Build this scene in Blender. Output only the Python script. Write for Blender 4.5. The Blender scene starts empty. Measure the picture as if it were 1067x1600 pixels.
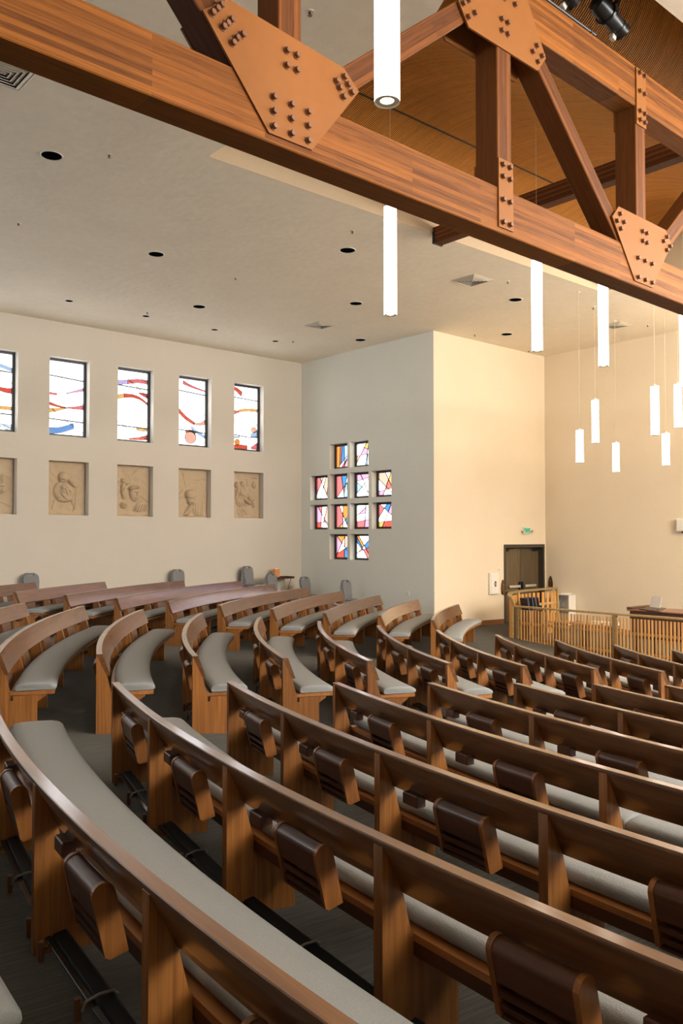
import bpy, math, random
from mathutils import Vector, Matrix
random.seed(7)
PI = math.pi
RAD = math.radians
scene = bpy.context.scene
COL = scene.collection
ZO = 2.72            # eye height above the sanctuary floor; the scene is laid out with the eye at z = 0 and lifted at the end

# ------------------------------------------------------------------ camera
F_PX, YAW, PITCH = 1322.78, 41.0818, 1.66
cam_d = bpy.data.cameras.new('camera'); cam = bpy.data.objects.new('camera', cam_d); COL.objects.link(cam)
cam_d.sensor_fit = 'AUTO'; cam_d.sensor_width = 36.0; cam_d.lens = F_PX / 1600 * 36.0
cam_d.clip_start = 0.05; cam_d.clip_end = 200
cam.location = (0, 0, 0); cam.rotation_euler = (RAD(90 + PITCH), 0, RAD(-YAW))
scene.camera = cam

# ------------------------------------------------------------------ world and light
WORLD = 10.0
w = bpy.data.worlds.new('world'); scene.world = w; w.use_nodes = True
wn = w.node_tree; bg = wn.nodes['Background']
bg.inputs['Color'].default_value = (0.90, 0.95, 1.0, 1); bg.inputs['Strength'].default_value = WORLD
def area(name, loc, rot, sx, sy, power, color):
    d = bpy.data.lights.new(name, 'AREA'); d.shape = 'RECTANGLE'; d.size = sx; d.size_y = sy
    d.energy = power; d.color = color
    o = bpy.data.objects.new(name, d); COL.objects.link(o); o.location = loc; o.rotation_euler = rot
    return o
# daylight: tall windows of the sanctuary side, to the right of and behind the picture
area('daylight_side_window', (12.0, -8.9, 3.3), (RAD(90 + 4), 0, 0), 12.0, 2.8, 800, (1.0, 0.96, 0.90))
nave_l = area('nave_fill_lamp', (10.5, -2.5, 5.2), (0, 0, 0), 8.0, 4.0, 2300, (1.0, 0.96, 0.90))  # added unseen lamp under the closed ceiling, for steep light on the pews
nave_l.rotation_euler = (Vector((6.5, 9.0, -1.0)) - nave_l.location).to_track_quat('-Z', 'Y').to_euler()
# cool daylight from the left end of the wall behind the viewer
area('daylight_left_window', (-5.9, 16.5, 2.0), (0, RAD(-90), 0), 3.2, 6.0, 260, (0.72, 0.87, 1.0))
# added unseen lamp near the wall behind the viewer, brightening the ceiling
area('ceiling_fill_lamp', (7.0, -7.5, 2.6), (RAD(90 + 72), 0, 0), 22.0, 0.8, 1700, (1.0, 0.95, 0.88))
area('daylight_sanctuary_window', (20.5, -2.0, 3.4), (0, RAD(90 + 2), 0), 2.6, 9.0, 2000, (1.0, 0.98, 0.95))
area('ceiling_fill_lamp_right', (20.2, 1.0, 2.9), (0, RAD(180 - 25), 0), 0.7, 14.0, 650, (1.0, 0.84, 0.62))  # second added lamp, unseen, brightening the ceiling on the right
# added unseen warm lamp over the sanctuary, brightening its walls
warm_l = area('sanctuary_fill_lamp', (14.0, 0.5, 5.15), (0, 0, 0), 4.0, 4.0, 1700, (1.0, 0.80, 0.56))
warm_l.rotation_euler = (Vector((20.5, 9.0, 1.0)) - warm_l.location).to_track_quat('-Z', 'Y').to_euler()
def portal(loc, rot, sx, sy):
    o = area('window_portal', loc, rot, sx, sy, 1, (1, 1, 1)); o.data.cycles.is_portal = True
for k_ in range(-4, 5): portal((6.82 + 1.783 * k_, 20.36, 3.425), (RAD(90), 0, RAD(180)), 1.0, 1.9)
portal((16.18, 17.9, 1.0), (0, RAD(90), 0), 3.4, 3.5)

scene.view_settings.view_transform = 'Standard'; scene.view_settings.look = 'None'
scene.view_settings.gamma = 1.0; scene.view_settings.use_curve_mapping = False
scene.view_settings.exposure = -0.06

# ------------------------------------------------------------------ materials
def new_mat(name):
    m = bpy.data.materials.new(name); m.use_nodes = True
    return m, m.node_tree.nodes, m.node_tree.links, m.node_tree.nodes['Principled BSDF']
def lin(c):
    return tuple(((x / 255) / 12.92 if x / 255 <= 0.04045 else ((x / 255 + 0.055) / 1.055) ** 2.4) for x in c) + (1,)
def plain(name, col, rough=0.6, metal=0.0, noise=0.0, scale=30, bump=0.0, coat=0.0):
    m, n, l, b = new_mat(name)
    b.inputs['Roughness'].default_value = rough; b.inputs['Metallic'].default_value = metal
    b.inputs['Coat Weight'].default_value = coat
    b.inputs['Base Color'].default_value = col
    if noise or bump:
        tc = n.new('ShaderNodeTexCoord'); nz = n.new('ShaderNodeTexNoise')
        nz.inputs['Scale'].default_value = scale; nz.inputs['Detail'].default_value = 4
        l.new(tc.outputs['Object'], nz.inputs['Vector'])
        if noise:
            mx = n.new('ShaderNodeMix'); mx.data_type = 'RGBA'
            mx.inputs[6].default_value = tuple(c * (1 - noise) for c in col[:3]) + (1,)
            mx.inputs[7].default_value = tuple(min(1, c * (1 + noise)) for c in col[:3]) + (1,)
            l.new(nz.outputs['Fac'], mx.inputs[0]); l.new(mx.outputs[2], b.inputs['Base Color'])
        if bump:
            bp = n.new('ShaderNodeBump'); bp.inputs['Strength'].default_value = bump; bp.inputs['Distance'].default_value = 0.01
            l.new(nz.outputs['Fac'], bp.inputs['Height']); l.new(bp.outputs['Normal'], b.inputs['Normal'])
    return m
def wood(name, dark, light, axis='x', rough=0.32, coat=0.25, scale=1.0, streak=22, rnd=0.25):
    m, n, l, b = new_mat(name)
    tc = n.new('ShaderNodeTexCoord'); mp = n.new('ShaderNodeMapping'); oi = n.new('ShaderNodeObjectInfo')
    s = [streak * scale] * 3; s['xyz'.index(axis)] = 1.1 * scale; mp.inputs['Scale'].default_value = s
    ad = n.new('ShaderNodeVectorMath'); ad.operation = 'ADD'
    sc = n.new('ShaderNodeVectorMath'); sc.operation = 'SCALE'; sc.inputs['Scale'].default_value = 37.0
    cb = n.new('ShaderNodeCombineXYZ')
    for i in range(3): l.new(oi.outputs['Random'], cb.inputs[i])
    l.new(cb.outputs[0], sc.inputs[0]); l.new(tc.outputs['Object'], ad.inputs[0]); l.new(sc.outputs[0], ad.inputs[1])
    l.new(ad.outputs[0], mp.inputs['Vector'])
    nz = n.new('ShaderNodeTexNoise'); nz.inputs['Scale'].default_value = 1.0; nz.inputs['Detail'].default_value = 6; nz.inputs['Roughness'].default_value = 0.65
    nz.inputs['Distortion'].default_value = 0.6
    l.new(mp.outputs[0], nz.inputs['Vector'])
    cr = n.new('ShaderNodeValToRGB'); cr.color_ramp.elements[0].position = 0.3; cr.color_ramp.elements[1].position = 0.7
    cr.color_ramp.elements[0].color = dark; cr.color_ramp.elements[1].color = light
    l.new(nz.outputs['Fac'], cr.inputs[0])
    hs = n.new('ShaderNodeHueSaturation'); mr = n.new('ShaderNodeMapRange')
    mr.inputs['To Min'].default_value = 1 - rnd; mr.inputs['To Max'].default_value = 1 + rnd
    l.new(oi.outputs['Random'], mr.inputs[0]); l.new(mr.outputs[0], hs.inputs['Value']); l.new(cr.outputs[0], hs.inputs['Color'])
    l.new(hs.outputs[0], b.inputs['Base Color'])
    b.inputs['Roughness'].default_value = rough; b.inputs['Coat Weight'].default_value = coat; b.inputs['Coat Roughness'].default_value = 0.16
    bp = n.new('ShaderNodeBump'); bp.inputs['Strength'].default_value = 0.06; bp.inputs['Distance'].default_value = 0.004
    l.new(nz.outputs['Fac'], bp.inputs['Height']); l.new(bp.outputs['Normal'], b.inputs['Normal'])
    return m
def glulam(name, rows_axis=2, dark=(0.13, 0.042, 0.012, 1), light=(0.36, 0.135, 0.035, 1)):
    """laminated beam: thin boards of varying tone, finger-jointed, with fine grain along local x"""
    m, n, l, b = new_mat(name)
    tc = n.new('ShaderNodeTexCoord'); sp = n.new('ShaderNodeSeparateXYZ'); cb = n.new('ShaderNodeCombineXYZ')
    l.new(tc.outputs['Object'], sp.inputs[0]); l.new(sp.outputs[0], cb.inputs[0]); l.new(sp.outputs[rows_axis], cb.inputs[1])
    br = n.new('ShaderNodeTexBrick'); br.offset = 0.37; br.inputs['Scale'].default_value = 1.0
    br.inputs['Brick Width'].default_value = 2.3; br.inputs['Row Height'].default_value = 0.036; br.inputs['Mortar Size'].default_value = 0.0008
    br.inputs['Color1'].default_value = (0.0, 0.0, 0.0, 1); br.inputs['Color2'].default_value = (1, 1, 1, 1); br.inputs['Mortar'].default_value = (0.1, 0.1, 0.1, 1)
    l.new(cb.outputs[0], br.inputs['Vector'])
    mp = n.new('ShaderNodeMapping'); mp.inputs['Scale'].default_value = (1.6, 46, 46)
    l.new(tc.outputs['Object'], mp.inputs['Vector'])
    nz = n.new('ShaderNodeTexNoise'); nz.inputs['Scale'].default_value = 1.0; nz.inputs['Detail'].default_value = 7; nz.inputs['Roughness'].default_value = 0.7
    nz.inputs['Distortion'].default_value = 1.2
    l.new(mp.outputs[0], nz.inputs['Vector'])
    mx = n.new('ShaderNodeMix'); mx.data_type = 'FLOAT'; mx.inputs[0].default_value = 0.68
    bw = n.new('ShaderNodeRGBToBW'); l.new(br.outputs['Color'], bw.inputs[0])
    l.new(bw.outputs[0], mx.inputs[2]); l.new(nz.outputs['Fac'], mx.inputs[3])
    cr = n.new('ShaderNodeValToRGB'); cr.color_ramp.elements[0].position = 0.22; cr.color_ramp.elements[1].position = 0.74
    cr.color_ramp.elements[0].color = dark; cr.color_ramp.elements[1].color = light
    l.new(mx.outputs[0], cr.inputs[0]); l.new(cr.outputs[0], b.inputs['Base Color'])
    b.inputs['Roughness'].default_value = 0.6; b.inputs['Specular IOR Level'].default_value = 0.12
    bp = n.new('ShaderNodeBump'); bp.inputs['Strength'].default_value = 0.15; bp.inputs['Distance'].default_value = 0.004
    l.new(nz.outputs['Fac'], bp.inputs['Height']); l.new(bp.outputs['Normal'], b.inputs['Normal'])
    return m
def emit(name, col, strength):
    m = bpy.data.materials.new(name); m.use_nodes = True; n = m.node_tree.nodes; n.clear()
    e = n.new('ShaderNodeEmission'); o = n.new('ShaderNodeOutputMaterial'); e.inputs[0].default_value = col; e.inputs[1].default_value = strength
    m.node_tree.links.new(e.outputs[0], o.inputs[0]); return m
def stained(name, col, diffuse=0.25):
    m = bpy.data.materials.new(name); m.use_nodes = True; n = m.node_tree.nodes; l = m.node_tree.links; n.clear()
    o = n.new('ShaderNodeOutputMaterial'); t = n.new('ShaderNodeBsdfTransparent'); d = n.new('ShaderNodeBsdfTranslucent'); g = n.new('ShaderNodeBsdfGlossy')
    t.inputs[0].default_value = col; d.inputs[0].default_value = col; g.inputs['Roughness'].default_value = 0.08
    a = n.new('ShaderNodeMixShader'); a.inputs[0].default_value = diffuse; l.new(t.outputs[0], a.inputs[1]); l.new(d.outputs[0], a.inputs[2])
    c = n.new('ShaderNodeMixShader'); c.inputs[0].default_value = 0.03; l.new(a.outputs[0], c.inputs[1]); l.new(g.outputs[0], c.inputs[2])
    l.new(c.outputs[0], o.inputs[0]); return m

M = {}
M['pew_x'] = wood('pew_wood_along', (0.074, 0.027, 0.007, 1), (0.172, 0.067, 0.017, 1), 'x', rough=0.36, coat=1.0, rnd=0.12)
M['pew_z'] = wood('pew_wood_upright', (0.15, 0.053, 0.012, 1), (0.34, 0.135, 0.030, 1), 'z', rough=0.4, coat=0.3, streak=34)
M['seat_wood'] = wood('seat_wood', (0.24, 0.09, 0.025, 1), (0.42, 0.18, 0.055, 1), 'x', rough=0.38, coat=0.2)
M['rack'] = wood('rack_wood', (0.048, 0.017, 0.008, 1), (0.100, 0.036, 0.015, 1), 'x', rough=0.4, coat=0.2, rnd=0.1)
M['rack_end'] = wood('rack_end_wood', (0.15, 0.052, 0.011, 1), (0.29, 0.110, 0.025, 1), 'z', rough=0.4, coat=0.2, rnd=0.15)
M['cushion'] = plain('cushion_fabric', (0.255, 0.262, 0.258, 1), 0.95, noise=0.22, scale=160, bump=0.25)
M['kneeler_pad'] = plain('kneeler_vinyl', (0.008, 0.008, 0.008, 1), 0.55)
M['kneeler_metal'] = plain('kneeler_metal', (0.03, 0.03, 0.03, 1), 0.22, metal=0.6)
M['peg'] = plain('kneeler_peg_wood', (0.13, 0.055, 0.02, 1), 0.5)
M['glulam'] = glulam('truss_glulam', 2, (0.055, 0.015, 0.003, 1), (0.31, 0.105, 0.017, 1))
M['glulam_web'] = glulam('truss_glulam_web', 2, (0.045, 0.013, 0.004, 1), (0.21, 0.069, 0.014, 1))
M['steel'] = plain('rust_paint', (0.235, 0.082, 0.014, 1), 0.6, noise=0.07, scale=8, bump=0.02)
M['bolt'] = plain('bolt_paint', (0.16, 0.055, 0.014, 1), 0.5)
M['vault_slat'] = wood('vault_slat_wood', (0.60, 0.245, 0.038, 1), (0.72, 0.31, 0.052, 1), 'y', rough=0.7, coat=0.0, rnd=0.07)
M['vault_back'] = plain('vault_backing', (0.010, 0.005, 0.002, 1), 1.0)
M['black'] = plain('black_metal', (0.012, 0.012, 0.012, 1), 0.35, metal=0.3)
M['steel'].node_tree.nodes['Principled BSDF'].inputs['Specular IOR Level'].default_value = 0.2
M['hole'] = plain('speaker_mesh_black', (0.004, 0.004, 0.004, 1), 1.0)
M['hole'].node_tree.nodes['Principled BSDF'].inputs['Specular IOR Level'].default_value = 0.0
M['kneeler_pad'].node_tree.nodes['Principled BSDF'].inputs['Specular IOR Level'].default_value = 0.25
M['chrome'] = plain('chrome', (0.6, 0.6, 0.58, 1), 0.25, metal=1.0)
M['white_paint'] = plain('white_paint', (0.74, 0.70, 0.62, 1), 0.5)
M['grille'] = plain('grille_paint', (0.58, 0.53, 0.44, 1), 0.5)
M['duct'] = plain('duct_inside', (0.03, 0.028, 0.025, 1), 0.8)
M['satin_light'] = plain('brushed_steel', (0.42, 0.38, 0.31, 1), 0.5)
M['satin'] = plain('satin_steel', (0.22, 0.22, 0.21, 1), 0.45, metal=0.5)
M['brass'] = plain('brass', (0.45, 0.26, 0.07, 1), 0.35, metal=0.9)
M['frame'] = plain('window_frame_paint', (0.022, 0.024, 0.027, 1), 0.4)
M['lead'] = plain('lead_came', (0.03, 0.03, 0.035, 1), 0.6)
M['door'] = wood('door_wood', (0.062, 0.042, 0.021, 1), (0.165, 0.112, 0.055, 1), 'z', rough=0.45, coat=0.1, streak=40)
M['door_frame'] = plain('door_frame_paint', (0.045, 0.036, 0.026, 1), 0.5)
M['chair_fabric'] = plain('chair_fabric', (0.20, 0.20, 0.20, 1), 0.9, noise=0.15, scale=120)
M['relief'] = plain('relief_clay', (0.53, 0.405, 0.265, 1), 0.8, noise=0.12, scale=14, bump=0.1)
M['screen'] = wood('screen_wood', (0.48, 0.24, 0.075, 1), (0.66, 0.37, 0.13, 1), 'z', rough=0.45, coat=0.15, rnd=0.2)
M['screen_rail'] = wood('screen_rail_wood', (0.25, 0.16, 0.060, 1), (0.42, 0.28, 0.11, 1), 'x', rough=0.4, coat=0.2)
M['panel'] = wood('screen_panel_wood', (0.42, 0.18, 0.035, 1), (0.62, 0.30, 0.075, 1), 'z', rough=0.5, coat=0.1, rnd=0.15)
M['base'] = wood('baseboard_wood', (0.19, 0.075, 0.025, 1), (0.32, 0.13, 0.045, 1), 'x', rough=0.45)
M['piano'] = wood('piano_wood', (0.20, 0.075, 0.035, 1), (0.34, 0.15, 0.075, 1), 'y', rough=0.35, coat=0.3)
M['piano_dark'] = wood('piano_dark_wood', (0.05, 0.018, 0.010, 1), (0.10, 0.036, 0.018, 1), 'y', rough=0.35, coat=0.3)
M['paper'] = plain('paper', (0.80, 0.77, 0.70, 1), 0.7)
M['folder'] = plain('folder_black', (0.02, 0.021, 0.028, 1), 0.4)
M['folder_grey'] = plain('folder_grey', (0.22, 0.22, 0.24, 1), 0.5)
M['orange_box'] = plain('orange_card', (0.75, 0.28, 0.08, 1), 0.6, noise=0.3, scale=25)
M['tray'] = wood('tray_wood', (0.05, 0.014, 0.010, 1), (0.11, 0.03, 0.02, 1), 'x')
M['cord'] = plain('pendant_cord', (0.62, 0.52, 0.36, 1), 0.5)
M['shade'] = emit('pendant_shade_lit', (1.0, 0.85, 0.70, 1), 9.0)
M['bulb'] = emit('pendant_bulb_lit', (1.0, 0.80, 0.55, 1), 12.0)
M['cap'] = plain('pendant_cap', (0.75, 0.70, 0.60, 1), 0.4)
M['exit_green'] = emit('exit_panel_lit', (0.30, 0.85, 0.45, 1), 0.75)
M['exit_letter'] = plain('exit_letter', (0.01, 0.16, 0.05, 1), 0.5)
M['green'] = plain('exit_green', (0.05, 0.4, 0.12, 1), 0.5)

def wall_material(name, col, scale=26, bump=0.05, noise=0.03):
    m, n, l, b = new_mat(name)
    tc = n.new('ShaderNodeTexCoord'); nz = n.new('ShaderNodeTexNoise'); nz.inputs['Scale'].default_value = scale; nz.inputs['Detail'].default_value = 6
    l.new(tc.outputs['Object'], nz.inputs['Vector'])
    n2 = n.new('ShaderNodeTexNoise'); n2.inputs['Scale'].default_value = 1.1; n2.inputs['Detail'].default_value = 3
    l.new(tc.outputs['Object'], n2.inputs['Vector'])
    ml = n.new('ShaderNodeMath'); ml.operation = 'ADD'; l.new(nz.outputs['Fac'], ml.inputs[0]); l.new(n2.outputs['Fac'], ml.inputs[1])
    mx = n.new('ShaderNodeMapRange'); mx.inputs['From Min'].default_value = 0.6; mx.inputs['From Max'].default_value = 1.4
    mx.inputs['To Min'].default_value = 1 - noise; mx.inputs['To Max'].default_value = 1 + noise; l.new(ml.outputs[0], mx.inputs[0])
    hs = n.new('ShaderNodeHueSaturation'); hs.inputs['Color'].default_value = col; l.new(mx.outputs[0], hs.inputs['Value'])
    l.new(hs.outputs[0], b.inputs['Base Color']); b.inputs['Roughness'].default_value = 0.85
    bp = n.new('ShaderNodeBump'); bp.inputs['Strength'].default_value = bump; bp.inputs['Distance'].default_value = 0.02
    l.new(nz.outputs['Fac'], bp.inputs['Height']); l.new(bp.outputs['Normal'], b.inputs['Normal']); return m
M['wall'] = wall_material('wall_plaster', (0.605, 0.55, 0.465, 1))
M['wall_cool'] = wall_material('wall_plaster_cool_lit', (0.72, 0.715, 0.64, 1))  # cooler paint, its grey-green mostly cool daylight put into the colour
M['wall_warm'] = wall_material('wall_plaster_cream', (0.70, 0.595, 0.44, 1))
M['trim'] = wall_material('well_trim_tan', (0.52, 0.41, 0.27, 1))
M['wall_hidden'] = wood('rear_wall_dark', (0.022, 0.010, 0.005, 1), (0.045, 0.02, 0.010, 1), 'z', rough=0.6, coat=0.0, streak=12)  # unseen walls, made near black to hold down bounced light
M['ceiling'] = wall_material('ceiling_plaster', (0.86, 0.765, 0.615, 1), scale=7, bump=0.35, noise=0.05)
def carpet():
    m, n, l, b = new_mat('carpet')
    tc = n.new('ShaderNodeTexCoord'); mp = n.new('ShaderNodeMapping'); mp.inputs['Rotation'].default_value = (0, 0, RAD(-40)); mp.inputs['Scale'].default_value = (3, 70, 1)
    l.new(tc.outputs['Object'], mp.inputs['Vector'])
    nz = n.new('ShaderNodeTexNoise'); nz.inputs['Scale'].default_value = 1; nz.inputs['Detail'].default_value = 5; nz.inputs['Roughness'].default_value = 0.7
    l.new(mp.outputs[0], nz.inputs['Vector'])
    cr = n.new('ShaderNodeValToRGB'); cr.color_ramp.elements[0].position = 0.3; cr.color_ramp.elements[1].position = 0.72
    cr.color_ramp.elements[0].color = (0.032, 0.031, 0.026, 1); cr.color_ramp.elements[1].color = (0.100, 0.093, 0.078, 1)
    l.new(nz.outputs['Fac'], cr.inputs[0]); l.new(cr.outputs[0], b.inputs['Base Color']); b.inputs['Roughness'].default_value = 0.95
    bp = n.new('ShaderNodeBump'); bp.inputs['Strength'].default_value = 0.4; bp.inputs['Distance'].default_value = 0.01
    l.new(nz.outputs['Fac'], bp.inputs['Height']); l.new(bp.outputs['Normal'], b.inputs['Normal']); return m
M['carpet'] = carpet()
SHEET = 0.55           # the white opalescent sheet lets this much through
def glass_tint(c):          # transmittance that shows as sRGB c against the bright sky outside
    return tuple(math.sqrt(min(1.0, 1.35 * v / (WORLD * SHEET))) for v in lin(c)[:3]) + (1,)      # two faces, each tints once
G = {k: stained('glass_' + k, glass_tint(c), 0.2) for k, c in [
    ('pink', (240, 170, 198)), ('rose', (232, 120, 118)), ('red', (222, 88, 70)), ('orange', (243, 150, 70)), ('amber', (243, 185, 100)),
    ('blue', (78, 140, 205)), ('pale_blue', (178, 208, 238)), ('peach', (247, 186, 160)), ('lilac', (206, 188, 232))]}
G['white'] = stained('glass_white', (math.sqrt(SHEET), math.sqrt(SHEET) * 0.985, math.sqrt(SHEET) * 0.985, 1), 0.10)
# ------------------------------------------------------------------ mesh helpers
class MB:
    def __init__(s): s.v = []; s.f = []
    def add(s, vs, fs, mat=None):
        o = len(s.v)
        for p in vs:
            p = Vector(p); s.v.append(tuple(mat @ p if mat is not None else p))
        s.f += [tuple(i + o for i in q) for q in fs]; return s
    def box(s, a, b, mat=None):
        (x0, y0, z0), (x1, y1, z1) = a, b
        return s.add([(x0, y0, z0), (x1, y0, z0), (x1, y1, z0), (x0, y1, z0), (x0, y0, z1), (x1, y0, z1), (x1, y1, z1), (x0, y1, z1)],
                     [(0, 3, 2, 1), (4, 5, 6, 7), (0, 1, 5, 4), (1, 2, 6, 5), (2, 3, 7, 6), (3, 0, 4, 7)], mat)
    def bbox(s, a, b, bev, mat=None):
        """box with chamfered edges"""
        (x0, y0, z0), (x1, y1, z1) = a, b; vs = []; B = bev
        for sx, X in ((1, x0), (-1, x1)):
            for sy, Y in ((1, y0), (-1, y1)):
                for sz, Z in ((1, z0), (-1, z1)):
                    vs += [(X, Y + sy * B, Z + sz * B), (X + sx * B, Y, Z + sz * B), (X + sx * B, Y + sy * B, Z)]
        def i(a, b, c, k): return (a * 4 + b * 2 + c) * 3 + k
        fs = []
        for a in (0, 1): fs.append((i(a, 0, 0, 0), i(a, 0, 1, 0), i(a, 1, 1, 0), i(a, 1, 0, 0)) if a == 0 else (i(a, 0, 0, 0), i(a, 1, 0, 0), i(a, 1, 1, 0), i(a, 0, 1, 0)))
        for b in (0, 1): fs.append((i(0, b, 0, 1), i(1, b, 0, 1), i(1, b, 1, 1), i(0, b, 1, 1)) if b == 0 else (i(0, b, 0, 1), i(0, b, 1, 1), i(1, b, 1, 1), i(1, b, 0, 1)))
        for c in (0, 1): fs.append((i(0, 0, c, 2), i(0, 1, c, 2), i(1, 1, c, 2), i(1, 0, c, 2)) if c == 0 else (i(0, 0, c, 2), i(1, 0, c, 2), i(1, 1, c, 2), i(0, 1, c, 2)))
        for b in (0, 1):
            for c in (0, 1): fs.append((i(0, b, c, 1), i(1, b, c, 1), i(1, b, c, 2), i(0, b, c, 2)))
        for a in (0, 1):
            for c in (0, 1): fs.append((i(a, 0, c, 0), i(a, 1, c, 0), i(a, 1, c, 2), i(a, 0, c, 2)))
        for a in (0, 1):
            for b in (0, 1): fs.append((i(a, b, 0, 0), i(a, b, 1, 0), i(a, b, 1, 1), i(a, b, 0, 1)))
        for a in (0, 1):
            for b in (0, 1):
                for c in (0, 1): fs.append((i(a, b, c, 0), i(a, b, c, 1), i(a, b, c, 2)))
        return s.add(vs, fs, mat)
    def prism(s, poly, axis, a, b, mat=None):
        """polygon in the plane across `axis`, extruded from a to b"""
        n = len(poly)
        def P(p, t):
            return {'x': (t, p[0], p[1]), 'y': (p[0], t, p[1]), 'z': (p[0], p[1], t)}[axis]
        vs = [P(p, a) for p in poly] + [P(p, b) for p in poly]
        fs = [tuple(range(n))[::-1], tuple(range(n, 2 * n))] + [(i, (i + 1) % n, n + (i + 1) % n, n + i) for i in range(n)]
        return s.add(vs, fs, mat)
    def tube(s, pts, r, n=8, cap=True):
        pts = [Vector(p) for p in pts]; rings = []
        rr = r if isinstance(r, (list, tuple)) else [r] * len(pts)
        up = None
        for i, p in enumerate(pts):
            d = (pts[min(i + 1, len(pts) - 1)] - pts[max(i - 1, 0)]).normalized()
            if up is None: up = Vector((0, 0, 1)) if abs(d.z) < 0.9 else Vector((1, 0, 0))
            a = d.cross(up).normalized(); b = d.cross(a).normalized(); up = a.cross(d) if False else up
            rings.append([p + (a * math.cos(2 * PI * k / n) + b * math.sin(2 * PI * k / n)) * rr[i] for k in range(n)])
        vs = [q for ring in rings for q in ring]; fs = []
        for i in range(len(pts) - 1):
            for k in range(n): fs.append((i * n + k, i * n + (k + 1) % n, (i + 1) * n + (k + 1) % n, (i + 1) * n + k))
        if cap: fs += [tuple(range(n))[::-1], tuple(range((len(pts) - 1) * n, len(pts) * n))]
        return s.add(vs, fs)
    def lathe(s, prof, n=16, mat=None, caps=True):
        vs = [(r * math.cos(2 * PI * k / n), r * math.sin(2 * PI * k / n), z) for r, z in prof for k in range(n)]; fs = []
        for i in range(len(prof) - 1):
            for k in range(n): fs.append((i * n + k, i * n + (k + 1) % n, (i + 1) * n + (k + 1) % n, (i + 1) * n + k))
        if caps: fs += [tuple(range(n))[::-1], tuple(range((len(prof) - 1) * n, len(prof) * n))]
        return s.add(vs, fs, mat)
    def grid(s, P, nu, nv):
        vs = [P(i / nu, j / nv) for j in range(nv + 1) for i in range(nu + 1)]
        fs = [(j * (nu + 1) + i, j * (nu + 1) + i + 1, (j + 1) * (nu + 1) + i + 1, (j + 1) * (nu + 1) + i) for j in range(nv) for i in range(nu)]
        return s.add(vs, fs)
    def mesh(s, name, mat, smooth=False, fix=True):
        me = bpy.data.meshes.new(name); me.from_pydata(s.v, [], s.f); me.materials.append(mat)
        if fix:
            import bmesh
            bm = bmesh.new(); bm.from_mesh(me); bmesh.ops.recalc_face_normals(bm, faces=bm.faces); bm.to_mesh(me); bm.free()
        if smooth:
            me.polygons.foreach_set('use_smooth', [True] * len(me.polygons))
            if smooth != 'all':
                me.set_sharp_from_angle(angle=RAD(smooth if isinstance(smooth, (int, float)) and smooth > 1 else 35))
        return me
    def build(s, name, mat, parent=None, smooth=False, loc=None, rz=0, fix=True):
        return put(name, s.mesh(name, mat, smooth, fix), parent, loc, rz)
def put(name, me, parent=None, loc=None, rz=0):
    o = bpy.data.objects.new(name, me); COL.objects.link(o)
    if parent: o.parent = parent
    if loc is not None: o.location = loc
    if rz: o.rotation_euler = (0, 0, rz)
    return o
def tag(o, label=None, cat=None, group=None, kind=None):
    if label: o['label'] = label
    if cat: o['category'] = cat
    if group: o['group'] = group
    if kind: o['kind'] = kind
    return o
def thing(name, label, cat, loc=(0, 0, 0), rz=0, group=None):
    o = bpy.data.objects.new(name, None); COL.objects.link(o); o.location = loc; o.rotation_euler = (0, 0, rz); o.empty_display_size = 0.2
    return tag(o, label, cat, group)
def struct(name, loc=(0, 0, 0)):
    o = bpy.data.objects.new(name, None); COL.objects.link(o); o.location = loc; o['kind'] = 'structure'; return o
def copy_thing(src, loc, rz=None):
    r = src.copy(); COL.objects.link(r); r.location = loc
    if rz is not None: r.rotation_euler = (0, 0, rz)
    for ch in src.children:
        c = ch.copy(); COL.objects.link(c); c.parent = r
        for g in ch.children:
            d = g.copy(); COL.objects.link(d); d.parent = c
    return r

# ------------------------------------------------------------------ plan of the room
H = 5.25                                   # ceiling above the eye
YL, XX, YC, XR = 20.046, 15.866, 14.629, 20.60
XB, YN = -6.0, -9.0
CX, CY = 21.03, 0.841                      # centre of the curved rows
R0 = 19.6757
def zrail(r): return -2.5239 + 0.0698 * r - 0.0019 * (r - 16) ** 2
PEW_H = 0.83
def zfloor(r): return zrail(max(r, 9.5)) - PEW_H
def floor_at(x, y): return zfloor(math.hypot(x - CX, y - CY))

# ---- floor
NX, NY = 68, 74
def fp(u, v):
    x = XB + u * (XR - XB); y = YN + v * (YL - YN); return (x, y, floor_at(x, y))
fl = MB().grid(fp, NX, NY).build('floor', M['carpet'], smooth='all'); fl['kind'] = 'structure'

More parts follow.
